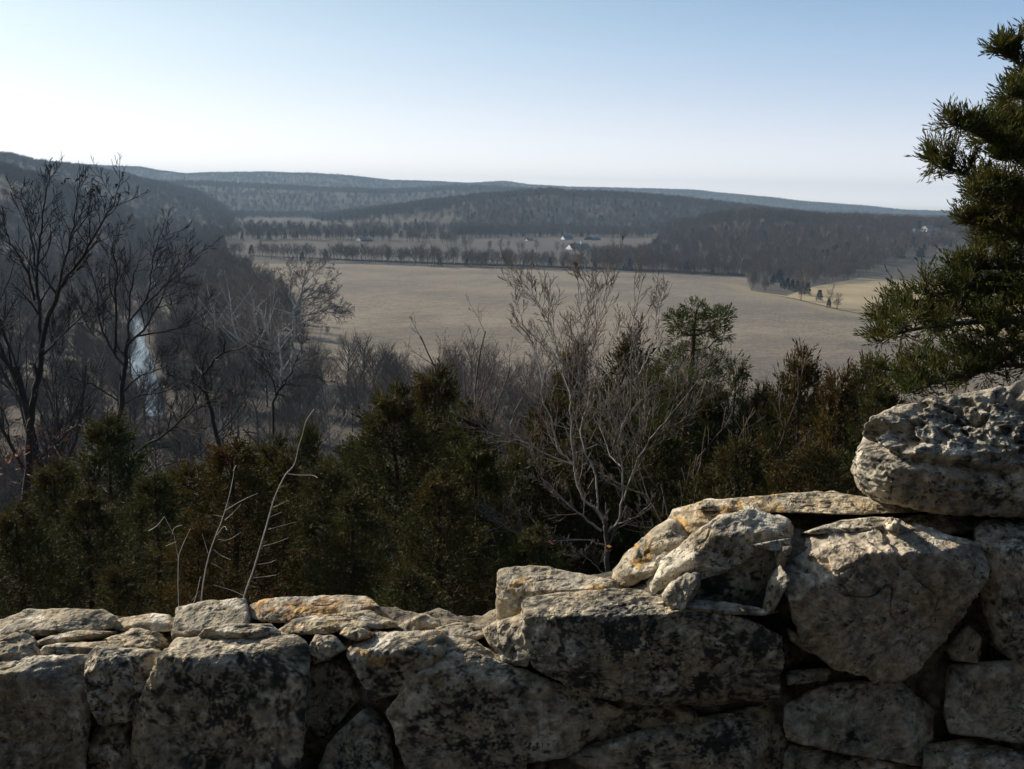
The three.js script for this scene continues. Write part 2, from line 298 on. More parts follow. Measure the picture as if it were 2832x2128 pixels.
function planesOf(q) {
  const h0 = hull(q.o), gx = h0.reduce((s, p) => s + p[0], 0) / h0.length, gy = h0.reduce((s, p) => s + p[1], 0) / h0.length, grow = q.grow ?? 1.08, out = h0.map(([x, y]) => [gx + (x - gx) * grow, gy + (y - gy) * grow]), D = q.D ?? 2.5, T = q.T ?? 0.3;
  const cx = out.reduce((s, p) => s + p[0], 0) / out.length, cy = out.reduce((s, p) => s + p[1], 0) / out.length;
  const e = sight(cx, cy).setX(sight(cx, cy).x * 0.8).normalize();
  const mid = D + T * 0.3, Q = out.map(([x, y]) => onDepth(x, y, mid)), C = onDepth(cx, cy, mid);
  const planes = [];
  Q.forEach((a, i) => { const b = Q[(i + 1) % Q.length], n = V3().subVectors(b, a).cross(e).normalize(); if (n.dot(V3().subVectors(C, a)) > 0) n.negate(); planes.push([n, a]); });
  const lean = q.lean ?? [0, 0];
  const F = onDepth(cx, cy, D); let nf = V3(lean[0], lean[1], 1).normalize();
  planes.push([nf, F]);
  let top = null;
  if (q.cr) {
    const a = onDepth(...q.cr[0], D), b = onDepth(...q.cr[1], D); // the front arris
    planes[planes.length - 1][1] = a.clone().add(b).multiplyScalar(0.5);
    const l = V3().subVectors(b, a).normalize(), u = V3(0, 0, 1).cross(l).normalize(), tau = THREE.MathUtils.degToRad(q.tilt ?? 5);
    const n = u.multiplyScalar(Math.cos(tau)).addScaledVector(V3(0, 0, 1), Math.sin(tau)).normalize();
    top = [n, a]; planes.push(top);
  }
  planes.push([V3(0, 0, -1), V3(0, 0, -(D + T))]);
  if (q.cuts) for (const [n, p] of q.cuts) planes.push([n, p]);
  // an inner point: along the middle sight line, between what it enters and what it leaves
  const ray = sight(cx, cy); let tin = 0, tout = 1e9;
  for (const [n, a] of planes) { const den = n.dot(ray), t = n.dot(V3().subVectors(a, camera.position)) / den; if (den < -1e-6) tin = Math.max(tin, t); else if (den > 1e-6) tout = Math.min(tout, t); }
  const c = camera.position.clone().addScaledVector(ray, tin + (tout - tin) * 0.42);
  return { planes, c, Q, e };
}
function rockGeometry(q) {
  const { planes, c, Q } = planesOf(q), sharp = q.sharp ?? 64;
  const pl = planes.map(([n, a]) => [n, Math.max(0.006, n.dot(V3().subVectors(a, c)))]);
  // stretch the directions to the stone's rough half sizes
  const along3 = (v) => { let r = 1e9; for (const [n, d] of pl) { const k = n.dot(v); if (k > 1e-5) r = Math.min(r, d / k); } return Math.min(r, 2); };
  const hx = (along3(V3(1, 0, 0)) + along3(V3(-1, 0, 0))) / 2, hy = (along3(V3(0, 1, 0)) + along3(V3(0, -1, 0))) / 2, hz = (along3(V3(0, 0, 1)) + along3(V3(0, 0, -1))) / 2;
  // struck faces: a few flats knocked off the corners
  const R = rng(q.seed * 911 + 5), flats = q.flats ?? 7;
  for (let f = 0; f < flats; f++) {
    const n = V3((R() * 2 - 1) / hx, (R() * 1.6 - 0.6) / hy, (R() * 1.3 - 0.15) / hz).normalize(); let sup = 0;
    for (let k = 0; k < 220; k++) { const t = Math.acos(1 - 2 * (k + 0.5) / 220), p = k * 2.39996, v = V3(Math.sin(t) * Math.cos(p) * hx, Math.sin(t) * Math.sin(p) * hy, Math.cos(t) * hz).normalize(); sup = Math.max(sup, along3(v) * n.dot(v)); }
    pl.push([n, sup * (0.86 + 0.12 * R())]);
  }
  const size = Math.max(hx, hy), px = size * 2 / 2.6 * 1028;
  const rings = clamp(Math.round(px * 0.55 * (q.fine ?? 1)), 28, q.pits ? 230 : 150), secs = clamp(Math.round(px * 0.9 * (q.fine ?? 1)), 48, q.pits ? 420 : 260);
  const pole = V3(0, 0.35, 1).normalize(), ax = V3(1, 0, 0), ay = V3().crossVectors(pole, ax);
  const g = new GB(), u = V3();
  for (let i = 0; i <= rings; i++) {
    const w = i / rings, th = w < 0.55 ? Math.atan(w / 0.55 * 1.25) : w < 0.86 ? lerp(0.896, 2.1, (w - 0.55) / 0.31) : lerp(2.1, Math.PI, (w - 0.86) / 0.14);
    for (let k = 0; k < secs; k++) {
      const ph = k / secs * Math.PI * 2;
      u.copy(pole).multiplyScalar(Math.cos(th)).addScaledVector(ax, Math.sin(th) * Math.cos(ph)).addScaledVector(ay, Math.sin(th) * Math.sin(ph));
      u.x *= hx; u.y *= hy; u.z *= hz; u.normalize();
      let s = 0; for (const [n, d] of pl) { const m = n.dot(u); if (m > 1e-4) s += Math.pow(m / d, sharp); }
      let r = Math.pow(s, -1 / sharp);
      let x = c.x + u.x * r, y = c.y + u.y * r, z = c.z + u.z * r;
      const back = sst(0.0, -0.45, u.z);
      let dr = back < 1 ? relief(x, y, z, q) * (1 - back) : 0;
      if (q.pits && back < 1) { // solution hollows over the top, a bedding notch at the end
        const wx = x + 0.035 * noise(x * 18, y * 18, z * 18), wy = y + 0.03 * noise(x * 18 + 5, y * 18, z * 18), m = sst(q.pits.y0, q.pits.y1, y + 0.06 * noise(x * 5, y * 5, z * 5)) * (1 - back);
        dr -= m * (0.06 * pits(wx, wy, z, 10) + 0.028 * pits(wx + 3, wy, z, 22) + 0.045 * sst(0.02, 0.3, fbm(x * 7 + 3, y * 9, z * 7, 3)));
        const yn = q.pits.notch - 0.1 * (x - q.pits.x0); dr -= 0.055 * Math.exp(-Math.pow((y - yn + 0.01 * noise(x * 12, 1, z * 12)) / 0.014, 2)) * sst(q.pits.x0 + 0.5, q.pits.x0 + 0.05, x);
      }
      r = Math.max(r * 0.3, r + dr);
      x = c.x + u.x * r; y = c.y + u.y * r; z = c.z + u.z * r;
      g.v(x, y, z, back < 1 ? rockColour({ x, y, z }, q) : GREY);
      if (i) { const a = (i - 1) * secs + k, b = (i - 1) * secs + (k + 1) % secs, d = i * secs + k, f = i * secs + (k + 1) % secs; if (i > 1) g.t(a, d, b); if (i < rings) g.t(b, d, f); else g.t(b, d, f); }
    }
  }
  return facedUV(g.geo(), q.seed * 0.37, q.seed * 0.71);
}
const stoneMats = grains.map((map) => std({ vertexColors: true, roughness: 0.93, color: rgb(1.75, 1.72, 1.66), map, bumpMap: reliefTex, bumpScale: 0.009 })), stoneMat = stoneMats[1];
const wall = new THREE.Group();
add(wall, 'stone_wall', 'rough limestone rubble wall stepping up beside the overlook, its top sunlit', 'stone wall');
let seed = 1;
const L = -1; // no arris seen
const STONES = [
  // front row, low part
  { o: [...K(k0, [-420, 1050], [960, 970], [1070, 1000], [1110, 1150]), ...K(k1, [538, 1000], [520, 1320], [-120, 1320])], cr: K(k0, [0, 1170], [1080, 1055]), tilt: 3, black: 0.17, base: CREAM },
  { o: [...K(k0, [1090, 990], [1170, 890], [1270, 862], [1450, 905], [1900, 885], [1960, 950], [1935, 1150]), ...K(k1, [955, 720], [880, 935], [640, 950], [565, 800])], cr: K(k0, [1130, 1060], [1930, 1110]), tilt: 12, black: 0.42, rough: 1.3 },
  { o: K(k1, [595, 975], [835, 950], [838, 1100], [815, 1320], [555, 1320], [565, 1050]), D: 2.53, black: 0.38 },
  { o: K(k1, [1010, 560], [1090, 465], [1400, 458], [1800, 448], [1862, 550], [1855, 700], [1805, 1000], [1785, 1320], [845, 1320], [858, 980], [995, 690]), cr: K(k1, [1040, 595], [1850, 550]), tilt: 4, black: 0.38, D: 2.47 },
  { o: K(k2, [-95, 640], [60, 675], [200, 695], [240, 930], [5, 1170], [-105, 1160]), D: 2.55, black: 0.45 },
  { o: K(k1, [1875, 560], [1930, 440], [2040, 450], [2110, 520], [1925, 608]), D: 2.54, T: 0.12, tilt: 20, black: 0.1, lean: [-0.3, 0.4] },
  { o: K(k2, [120, 600], [160, 562], [270, 570], [480, 570], [710, 548], [724, 640], [702, 720], [620, 830], [500, 900], [290, 940], [240, 850], [208, 700]), cr: K(k2, [200, 690], [720, 632]), tilt: 6, orange: 0.12, black: 0.40, D: 2.5 },
  { o: K(k2, [105, 562], [140, 530], [220, 530], [300, 560], [200, 605]), D: 2.56, T: 0.1, orange: 0.25, black: 0.05, lean: [-0.3, 0.5] },
  { o: K(k2, [228, 1045], [275, 1018], [370, 1100], [403, 1280], [410, 1440], [-40, 1440], [40, 1230]), D: 2.5, black: 0.2, base: GREY },
  { o: K(k2, [720, 690], [830, 665], [1110, 770], [1400, 905], [1765, 1030], [1600, 1140], [1440, 1285], [1060, 1335], [900, 1385], [555, 1395], [425, 1040], [640, 845]), D: 2.48, black: 0.31, base: CREAM },
  { o: K(k2, [712, 575], [800, 590], [905, 605], [1060, 700], [1105, 762], [960, 742], [730, 692]), D: 2.52, T: 0.16, cr: K(k2, [730, 690], [1100, 760]), tilt: 18, black: 0.24, rough: 1.4 },
  { o: [...K(k2, [1245, 385], [1290, 345], [1560, 330], [1880, 300], [2140, 395]), ...K(k3, [330, 1075], [430, 1120], [420, 1365], [0, 1380]), ...K(k2, [1640, 925], [1325, 760], [1330, 640])], cr: K(k2, [1330, 492], [2190, 438]), tilt: 7, black: 0.43, D: 2.46, rough: 1.2 },
  { o: K(k2, [1480, 880], [1560, 866], [1645, 940], [1600, 957], [1500, 922]), D: 2.47, T: 0.1, black: 0.12, fine: 1.4 },
  { o: K(k2, [1640, 990], [1900, 972], [2230, 960], [2230, 1105], [1900, 1225], [1520, 1230], [1620, 1145], [1775, 1032]), D: 2.53, black: 0.48 },
  { o: [...K(k2, [1470, 1265], [1900, 1245]), ...K(k3, [225, 1440], [425, 1400], [435, 1470], [335, 1510], [340, 1690], [-190, 1690])], D: 2.49, black: 0.33, cr: K(k2, [1470, 1275], [2200, 1190]), tilt: 25, white: 0.2 },
  { o: K(k2, [1085, 1332], [1225, 1310], [1215, 1440], [1090, 1440]), D: 2.56, T: 0.14, black: -0.3, base: CREAM, white: 0.2 },
  // rubble on top, low part
  { o: K(k0, [-260, 640], [60, 540], [340, 392], [1210, 390], [1290, 430], [1420, 520], [1400, 610], [1000, 650], [400, 705], [-260, 760]), D: 2.7, T: 0.26, cr: K(k0, [60, 672], [1180, 560]), tilt: 9, black: 0.13, cuts: [[V3(0.75, 0.35, 0.45).normalize(), null, K(k0, [1225, 400])[0]]] },
  { o: K(k0, [-260, 715], [100, 703], [310, 698], [400, 780], [500, 960], [505, 1005], [-260, 1020]), D: 2.58, T: 0.2, cr: K(k0, [-100, 885], [440, 850]), tilt: 8, black: 0.15 },
  { o: K(k0, [430, 800], [700, 680], [900, 640], [1380, 648], [1370, 700], [1100, 760], [740, 790], [470, 820]), D: 2.66, T: 0.2, cr: K(k0, [450, 760], [1380, 680]), tilt: 12, black: 0.22, strata: 1 },
  { o: K(k0, [545, 830], [900, 790], [1250, 775], [1480, 760], [1500, 850], [1300, 880], [1080, 965], [580, 985], [515, 900]), D: 2.58, T: 0.2, cr: K(k0, [560, 858], [1300, 845]), tilt: 9, black: 0.2, strata: 1 },
  { o: K(k0, [1270, 745], [1600, 640], [1900, 680], [1985, 760], [1900, 885], [1520, 895], [1380, 840]), D: 2.62, T: 0.2, cr: K(k0, [1380, 830], [1960, 830]), tilt: 14, black: 0.2, rough: 1.8 },
  { o: K(k0, [1405, 575], [1500, 490], [1850, 430], [1960, 448], [2032, 450], [2050, 560], [2140, 605], [2050, 645], [1430, 645]), D: 2.74, T: 0.2, cr: K(k0, [1430, 575], [2050, 585]), tilt: 14, black: 0.18, white: 0.2 },
  { o: K(k1, [1083, 268], [1200, 245], [1340, 225], [1480, 213], [1517, 350], [1500, 385], [1300, 410], [1088, 455]), D: 2.64, T: 0.26, cr: K(k1, [1080, 430], [1520, 372]), tilt: 21, black: 0.15, white: 0.22 },
  { o: K(k1, [1235, 435], [1280, 395], [1420, 372], [1640, 368], [1700, 420], [1680, 448], [1240, 455]), D: 2.57, T: 0.2, cr: K(k1, [1240, 414], [1660, 402]), tilt: 6, black: 0.2 },
  { o: [...K(k1, [1535, 258], [1640, 218], [1900, 205], [2212, 200]), ...K(k2, [235, 335], [300, 400], [395, 490], [390, 515]), ...K(k1, [1640, 352], [1580, 322])], D: 2.7, T: 0.26, cr: K(k1, [1580, 318], [2230, 292]), tilt: 8, orange: 0.26, black: 0.16 },
  { o: [...K(k1, [1735, 402], [1830, 340], [2000, 310], [2212, 300]), ...K(k2, [250, 420], [390, 490], [396, 520], [200, 545]), ...K(k1, [1760, 435])], D: 2.6, T: 0.22, cr: K(k1, [1750, 398], [2300, 372]), tilt: 9, orange: 0.08, black: 0.24, strata: 0.7 },
  { o: K(k2, [398, 555], [480, 490], [600, 448], [680, 480], [706, 555]), D: 2.7, T: 0.2, black: 0.16, lean: [-0.3, 0.3] },
  { o: K(k2, [688, 528], [800, 498], [960, 518], [986, 560], [900, 602], [760, 595]), D: 2.62, T: 0.2, cr: K(k2, [690, 570], [980, 575]), tilt: 14, black: 0.2 },
  { o: K(k2, [978, 535], [1040, 490], [1230, 440], [1345, 500], [1352, 590], [1200, 762], [1110, 758], [1010, 625]), D: 2.53, T: 0.2, lean: [-0.75, 0.45], black: 0.02, base: [0.30, 0.265, 0.21], rough: 1.5 },
  { o: K(k2, [1080, 175], [1130, 158], [1370, 158], [1420, 215], [1700, 228], [1900, 285], [1500, 330], [1240, 405], [1170, 440], [1072, 472]), D: 2.68, T: 0.28, cr: K(k2, [1110, 305], [1800, 275]), tilt: 9, orange: 0.05, black: 0.16, cuts: [[V3(-0.8, 0.15, 0.55).normalize(), null, K(k2, [1150, 380])[0]]] },
  { o: K(k2, [1290, 335], [1430, 308], [1570, 305], [1565, 338], [1440, 365], [1310, 358]), D: 2.6, T: 0.14, tilt: 20, black: 0.1 },
  // stepped part
  { o: K(k7, [150, 835], [170, 770], [420, 495], [640, 330], [720, 310], [900, 440], [740, 560], [600, 770], [290, 895]), D: 2.68, T: 0.3, cr: K(k7, [230, 900], [880, 460]), tilt: 32, orange: 0.09, black: 0.14, strata: 1.3, rough: 1.3 },
  { o: K(k7, [690, 320], [740, 200], [1060, 118], [1360, 110], [1380, 160], [1070, 225], [930, 350], [890, 445]), D: 2.7, T: 0.3, cr: K(k7, [880, 440], [1330, 190]), tilt: 20, orange: 0.1, black: 0.12, strata: 1 },
  { o: [...K(k7, [1050, 205], [1100, 120], [1500, 88], [1770, 78], [2200, 45]), ...K(k3, [680, 536], [830, 560], [1060, 590], [1040, 610], [760, 620], [560, 600])], D: 2.68, T: 0.4, cr: K(k7, [1060, 190], [2600, 190]), tilt: 6, orange: 0.05, black: 0.15, strata: 1.2 },
  { o: K(k7, [568, 930], [640, 680], [880, 490], [1160, 268], [1480, 226], [1750, 283], [1820, 340], [1905, 450], [1700, 490], [1080, 610], [960, 830], [800, 850], [612, 1015]), D: 2.57, T: 0.26, cr: K(k7, [800, 745], [1200, 372]), tilt: 22, black: 0.16, white: 0.3, base: WHITE, cuts: [[V3(0.1, 0.93, 0.35).normalize(), null, K(k7, [1500, 360])[0]]] },
  { o: K(k7, [460, 880], [630, 770], [560, 960], [520, 990]), D: 2.64, T: 0.2, black: 0.15, lean: [-0.3, 0.3], base: [0.30, 0.265, 0.21] },
  { o: K(k7, [950, 850], [1060, 640], [1300, 560], [1700, 520], [1720, 700], [1620, 1000], [1570, 1150], [1000, 1075], [860, 1020]), D: 2.585, T: 0.2, black: 0.42, rough: 0.7, lean: [0.1, -0.2] },
  // broken mortar lips round the hollow where a stone has fallen out
  { o: K(k7, [785, 850], [850, 808], [970, 830], [940, 900], [850, 1010], [800, 1145], [615, 1015], [700, 920]), D: 2.49, T: 0.16, lean: [-0.6, 0.35], black: -0.05, base: [0.30, 0.265, 0.21], rough: 1.4 },
  { o: K(k7, [815, 1072], [1000, 1058], [1250, 1088], [1560, 1143], [1665, 1158], [1540, 1198], [1050, 1170], [830, 1140]), D: 2.47, T: 0.14, cr: K(k7, [830, 1125], [1600, 1185]), tilt: 14, black: -0.1, base: [0.30, 0.265, 0.21] },
  { o: K(k7, [1460, 540], [1700, 492], [1815, 476], [1828, 585], [1740, 610], [1690, 548]), D: 2.5, T: 0.18, black: -0.1, base: [0.30, 0.265, 0.21], lean: [-0.2, 0.6] },
  { o: K(k7, [1700, 560], [1825, 560], [1750, 750], [1702, 705]), D: 2.49, T: 0.18, black: -0.1, base: [0.30, 0.265, 0.21], lean: [-0.6, 0.2], fine: 1.4 },
  { o: K(k7, [1640, 850], [1722, 728], [1795, 880], [1660, 1145], [1568, 1155], [1590, 1050]), D: 2.48, T: 0.18, black: -0.1, base: [0.30, 0.265, 0.21], lean: [-0.6, 0.2] },
  // front of the high part
  { o: K(k3, [505, 870], [530, 750], [600, 702], [760, 688], [905, 640], [970, 640], [1120, 700], [1288, 740], [1285, 860], [1210, 990], [1060, 1190], [950, 1274], [720, 1227], [600, 1137], [560, 970]), cr: K(k3, [530, 800], [1290, 765]), tilt: 7, D: 2.45, black: 0.07, crack: 1.3, mat: 0, base: [0.50, 0.42, 0.33] },
  { o: K(k3, [560, 705], [730, 648], [900, 636], [902, 684], [720, 694]), D: 2.58, T: 0.2, cr: K(k3, [565, 690], [900, 668]), tilt: 10, black: 0.1, strata: 0.6 },
  { o: K(k3, [950, 645], [1100, 620], [1320, 645], [1310, 705], [1100, 700]), D: 2.62, T: 0.3, cr: K(k3, [960, 670], [1300, 690]), tilt: 6, black: 0.12, strata: 1 },
  { o: K(k3, [895, 660], [930, 628], [978, 645], [962, 695], [915, 695]), D: 2.5, T: 0.12, grow: 0.85, black: 0.02, white: 0.25, lean: [-0.3, 0.5], fine: 1.4 },
  { o: K(k3, [1288, 700], [1340, 655], [1600, 640], [1680, 900], [1600, 1270], [1473, 1235], [1360, 1145], [1310, 980]), cr: K(k3, [1310, 775], [1600, 752]), tilt: 7, D: 2.46, black: 0.27, white: 0.2 },
  { o: K(k3, [1155, 1150], [1240, 1080], [1292, 1130], [1285, 1225], [1180, 1218]), D: 2.5, black: 0.15, T: 0.2 },
  { o: K(k3, [1180, 1250], [1473, 1232], [1640, 1240], [1640, 1560], [1473, 1545], [1185, 1502], [1160, 1410]), D: 2.48, mat: 0, black: 0.1, base: WHITE },
  { o: K(k3, [515, 1400], [680, 1320], [950, 1318], [1090, 1420], [1055, 1640], [800, 1595], [515, 1535]), D: 2.5, mat: 0, black: 0.14, base: WHITE },
  { o: K(k3, [1080, 1562], [1250, 1542], [1480, 1600], [1640, 1690], [1070, 1700]), D: 2.48, black: 0.16 },
  { o: K(k3, [500, 1080], [612, 1142], [602, 1192], [520, 1135]), D: 2.5, T: 0.12, black: 0.1, fine: 1.3 },
  { o: K(k3, [512, 1262], [680, 1248], [662, 1302], [518, 1315]), D: 2.51, T: 0.14, black: 0.16, fine: 1.3 },
  { o: K(k3, [515, 1560], [800, 1612], [1050, 1660], [1050, 1720], [515, 1720]), D: 2.52, T: 0.2, black: 0.3 },
  { o: K(k3, [360, 1520], [500, 1470], [505, 1720], [360, 1720]), D: 2.54, T: 0.2, black: 0.35 },
];
STONES.forEach((q, i) => {
  q.seed = i + 1; const R = rng(i * 37 + 3); q.sc = 0.7 + 0.75 * R(); q.tone = 0.85 + 0.25 * R(); q.dip = (R() - 0.5) * 1.2; q.strata ??= R() < 0.55 ? 0.45 * R() + 0.15 : 0;
  if (q.cuts) q.cuts = q.cuts.map(([n, p, at]) => [n, p ?? onDepth(at[0], at[1], q.D ?? 2.5)]);
  mesh(rockGeometry(q), stoneMats[q.mat ?? i % 3], i ? `stone_${String(i).padStart(3, '0')}` : 'stone', wall);
});
{ // mortar bed: the core of the wall, rough, a little behind the faces of the stones
  const top = [[-700, 1850], [0, 1852], [420, 1815], [800, 1805], [1000, 1795], [1300, 1812], [1400, 1790], [1470, 1750], [1640, 1710], [1720, 1680], [1800, 1640], [1880, 1590], [1960, 1530], [2160, 1492], [2500, 1486], [2832, 1482], [3300, 1470]].map(([x, y]) => onDepth(x * S, y * S, 2.62));
  const topAt = (x) => { for (let k = 1; k < top.length; k++) if (x <= top[k].x) { const t = (x - top[k - 1].x) / (top[k].x - top[k - 1].x); return lerp(top[k - 1].y, top[k].y, clamp(t, 0, 1)); } return top[top.length - 1].y; };
  const hole = onDepth(1380 * S, 2115 * S, 2.55), hollow = onDepth(...k7(1300, 870), 2.55);
  const g = new GB(), NX = 360, NV = 110, x0 = top[0].x, x1 = top[top.length - 1].x;
  for (let i = 0; i <= NX; i++) for (let k = 0; k <= NV; k++) {
    const x = lerp(x0, x1, i / NX), h = topAt(x) - 0.012, w = k / NV; let y, z, n;
    if (w < 0.5) { y = lerp(-0.32, h, w / 0.5); z = -2.575; n = [0, 0.0, 1]; } else if (w < 0.85) { y = h; z = lerp(-2.575, -2.93, (w - 0.5) / 0.35); n = [0, 1, 0]; } else { y = lerp(h, -1.2, (w - 0.85) / 0.15); z = -2.93; n = [0, 0, -1]; }
    const rr = 0.045 * fbm(x * 9, y * 9, z * 9, 3) + 0.012 * fbm(x * 40, y * 40, z * 40, 3) + 0.006 * ridged(x * 70, y * 70, z * 70, 2);
    y += n[1] * rr; z += n[2] * rr;
    if (w < 0.5) { // drain hole at the foot, hollow left by the fallen stone
      const ho = 1 - sst(0.75, 1, Math.hypot((x - hollow.x) / 0.15, (y - hollow.y) / 0.085)); z -= 0.13 * ho;
      const dr = 1 - sst(0.8, 1, Math.hypot((x - hole.x) / 0.11, (y - hole.y) / 0.06)); z -= 0.2 * dr;
    }
    const m = fbm(x * 26, y * 26, z * 26, 3), c = tone([0.20, 0.168, 0.125], 1 + 1.1 * m + 0.35 * noise(x * 120, y * 120, z * 120)), b = fbm(x * 7, y * 7, z * 7 + 4, 4);
    g.v(x, y, z, mix3(c, BLACK, sst(0.05, 0.22, b) * 0.75));
  }
  for (let i = 0; i < NX; i++) for (let k = 0; k < NV; k++) { const a = i * (NV + 1) + k; g.t(a, a + NV + 1, a + 1); g.t(a + 1, a + NV + 1, a + NV + 2); }
  mesh(facedUV(g.geo()), std({ vertexColors: true, roughness: 1, color: rgb(1.5, 1.5, 1.5), map: grainTex, bumpMap: reliefTex, bumpScale: 0.008 }), 'mortar', wall);
}
{ // pitted boulder on the high part
  const n0 = onDepth(...k6(330, 835), 2.62);
  const q = { o: K(k6, [105, 1090], [130, 930], [190, 760], [250, 590], [390, 465], [780, 375], [1150, 260], [1640, 180], [2300, 100], [3300, 160], [3600, 700], [3500, 1200], [3300, 1460], [1300, 1408], [700, 1345], [300, 1285], [160, 1235]), D: 2.56, T: 0.5, grow: 1.0, cr: K(k6, [150, 900], [3300, 700]), tilt: 33, sharp: 22, flats: 4, seed: 90, black: 0.24, base: GREY, white: 0.16, rough: 1.5, fine: 1.1, sc: 1, tone: 1, mat: 1, strata: 0.5, dip: 0, lean: [-0.03, -0.1],
    cuts: [[V3(-0.8, 0.05, 0.6).normalize(), onDepth(...k6(420, 1050), 2.62)]], pits: { y0: n0.y + 0.0, y1: n0.y + 0.07, notch: n0.y, x0: n0.x } };
  const b = mesh(rockGeometry(q), stoneMat);
  add(b, 'limestone_boulder', 'big pitted grey limestone boulder lying on the high end of the wall', 'boulder');
}
{ // chips of stone pressed into the joints
  const R = rng(515), shapes = [1, 2, 3, 4].map((k) => { const g = new THREE.IcosahedronGeometry(1, 2), p = g.attributes.position, col = new Float32Array(p.count * 3); for (let i = 0; i < p.count; i++) { const x = p.getX(i), y = p.getY(i), z = p.getZ(i), f = 1 + 0.5 * noise(x * 1.3 + k * 9, y * 1.3, z * 1.3) + 0.25 * noise(x * 3 + k, y * 3, z * 3); p.setXYZ(i, x * f, y * f * 0.6, z * f); const c = tone(k % 2 ? CREAM : GREY, 0.8 + 0.5 * noise(x * 4 + k, y * 4, z * 4)); col.set(c, i * 3); } g.setAttribute('color', new THREE.BufferAttribute(col, 3)); g.computeVertexNormals(); return g; });
  const m = std({ vertexColors: true, roughness: 0.95 });
  for (let k = 0; k < 110; k++) { const vx = lerp(20, 2190, R()), vy = lerp(vx > 1450 ? 1180 : 1420, 1655, R()), p = onDepth(vx, vy, 2.585), s = 0.008 + 0.02 * R() * R(); const o = mesh(shapes[k % 4], m, k ? `chinking_stone_${String(k).padStart(3, '0')}` : 'chinking_stone', wall); o.position.copy(p); o.rotation.set(R() * 3, R() * 3, R() * 0.8); o.scale.set(s * (1 + R()), s, s); }
}
// ---------------------------------------------------------------- bare trees
function limb(gb, R, start, dir, len, r, level, o) {
  const segs = level === 0 ? 7 : level === 1 ? 6 : level === 2 ? 4 : 3, pts = [start.clone()], rad = [r], d = dir.clone();
  const end = o.taper ?? 0.35;
  for (let k = 1; k <= segs; k++) {
    d.x += (R() - 0.5) * o.wob; d.y += (R() - 0.5) * o.wob + o.up; d.z += (R() - 0.5) * o.wob; d.normalize();
    pts.push(pts[k - 1].clone().addScaledVector(d, len / segs)); rad.push(Math.max(o.rmin ?? 0.002, r * lerp(1, end, k / segs)));
  }
  gb(level).tube(pts, rad, level === 0 ? (o.sides ?? 8) : level === 1 ? Math.min(5, o.sides ?? 5) : 3, o.colour?.(level, R));
  sprout(gb, R, pts, rad, len, level, o);
}
function sprout(gb, R, pts, rad, len, level, o) {
  if (level >= o.levels) return;
  const n = Math.round(o.kids[level] * (0.8 + 0.4 * R())), L = pts.length - 1;
  for (let k = 0; k < n; k++) {
    const t = lerp(o.from?.[level] ?? 0.25, 1, (k + R() * 0.9) / n), i = Math.min(L - 1, Math.floor(t * L)), f = t * L - i;
    const p = pts[i].clone().lerp(pts[i + 1], f), ax = V3().subVectors(pts[i + 1], pts[i]).normalize();
    const side = V3(R() - 0.5, R() - 0.5, R() - 0.5).cross(ax).normalize(), an = lerp(o.angle[0], o.angle[1], R());
    const d = ax.multiplyScalar(Math.cos(an)).addScaledVector(side, Math.sin(an));
    limb(gb, R, p, d, len * lerp(o.len[0], o.len[1], R()) * (1 - 0.35 * t), Math.max(o.rmin ?? 0.002, lerp(rad[i], rad[i + 1], f) * lerp(0.45, 0.7, R())), level + 1, o);
  }
}
function autoTree(seed, H, o) { // one trunk, everything in a single buffer
  const g = new GB(), R = rng(seed);
  limb(() => g, R, V3(0, -0.3, 0), V3((R() - 0.5) * 0.12, 1, (R() - 0.5) * 0.12), H * (o.trunk ?? 0.8), H * (o.thick ?? 0.02), 0, o);
  return g;
}
const barkDark = std({ color: rgb(0.030, 0.026, 0.024), roughness: 1 }), barkOak = std({ color: rgb(0.042, 0.036, 0.032), roughness: 1 }), barkGrey = std({ color: rgb(0.13, 0.115, 0.10), roughness: 1 });
const barkPale = std({ color: rgb(0.44, 0.40, 0.355), roughness: 0.95 }), barkBrown = std({ color: rgb(0.085, 0.062, 0.046), roughness: 1 }), twigBrown = std({ color: rgb(0.105, 0.082, 0.068), roughness: 1 }), barkWhite = std({ color: rgb(0.62, 0.58, 0.53), roughness: 0.9 }), twigMid = std({ color: rgb(0.17, 0.14, 0.12), roughness: 1 }), twigPale = std({ color: rgb(0.24, 0.205, 0.18), roughness: 1 });

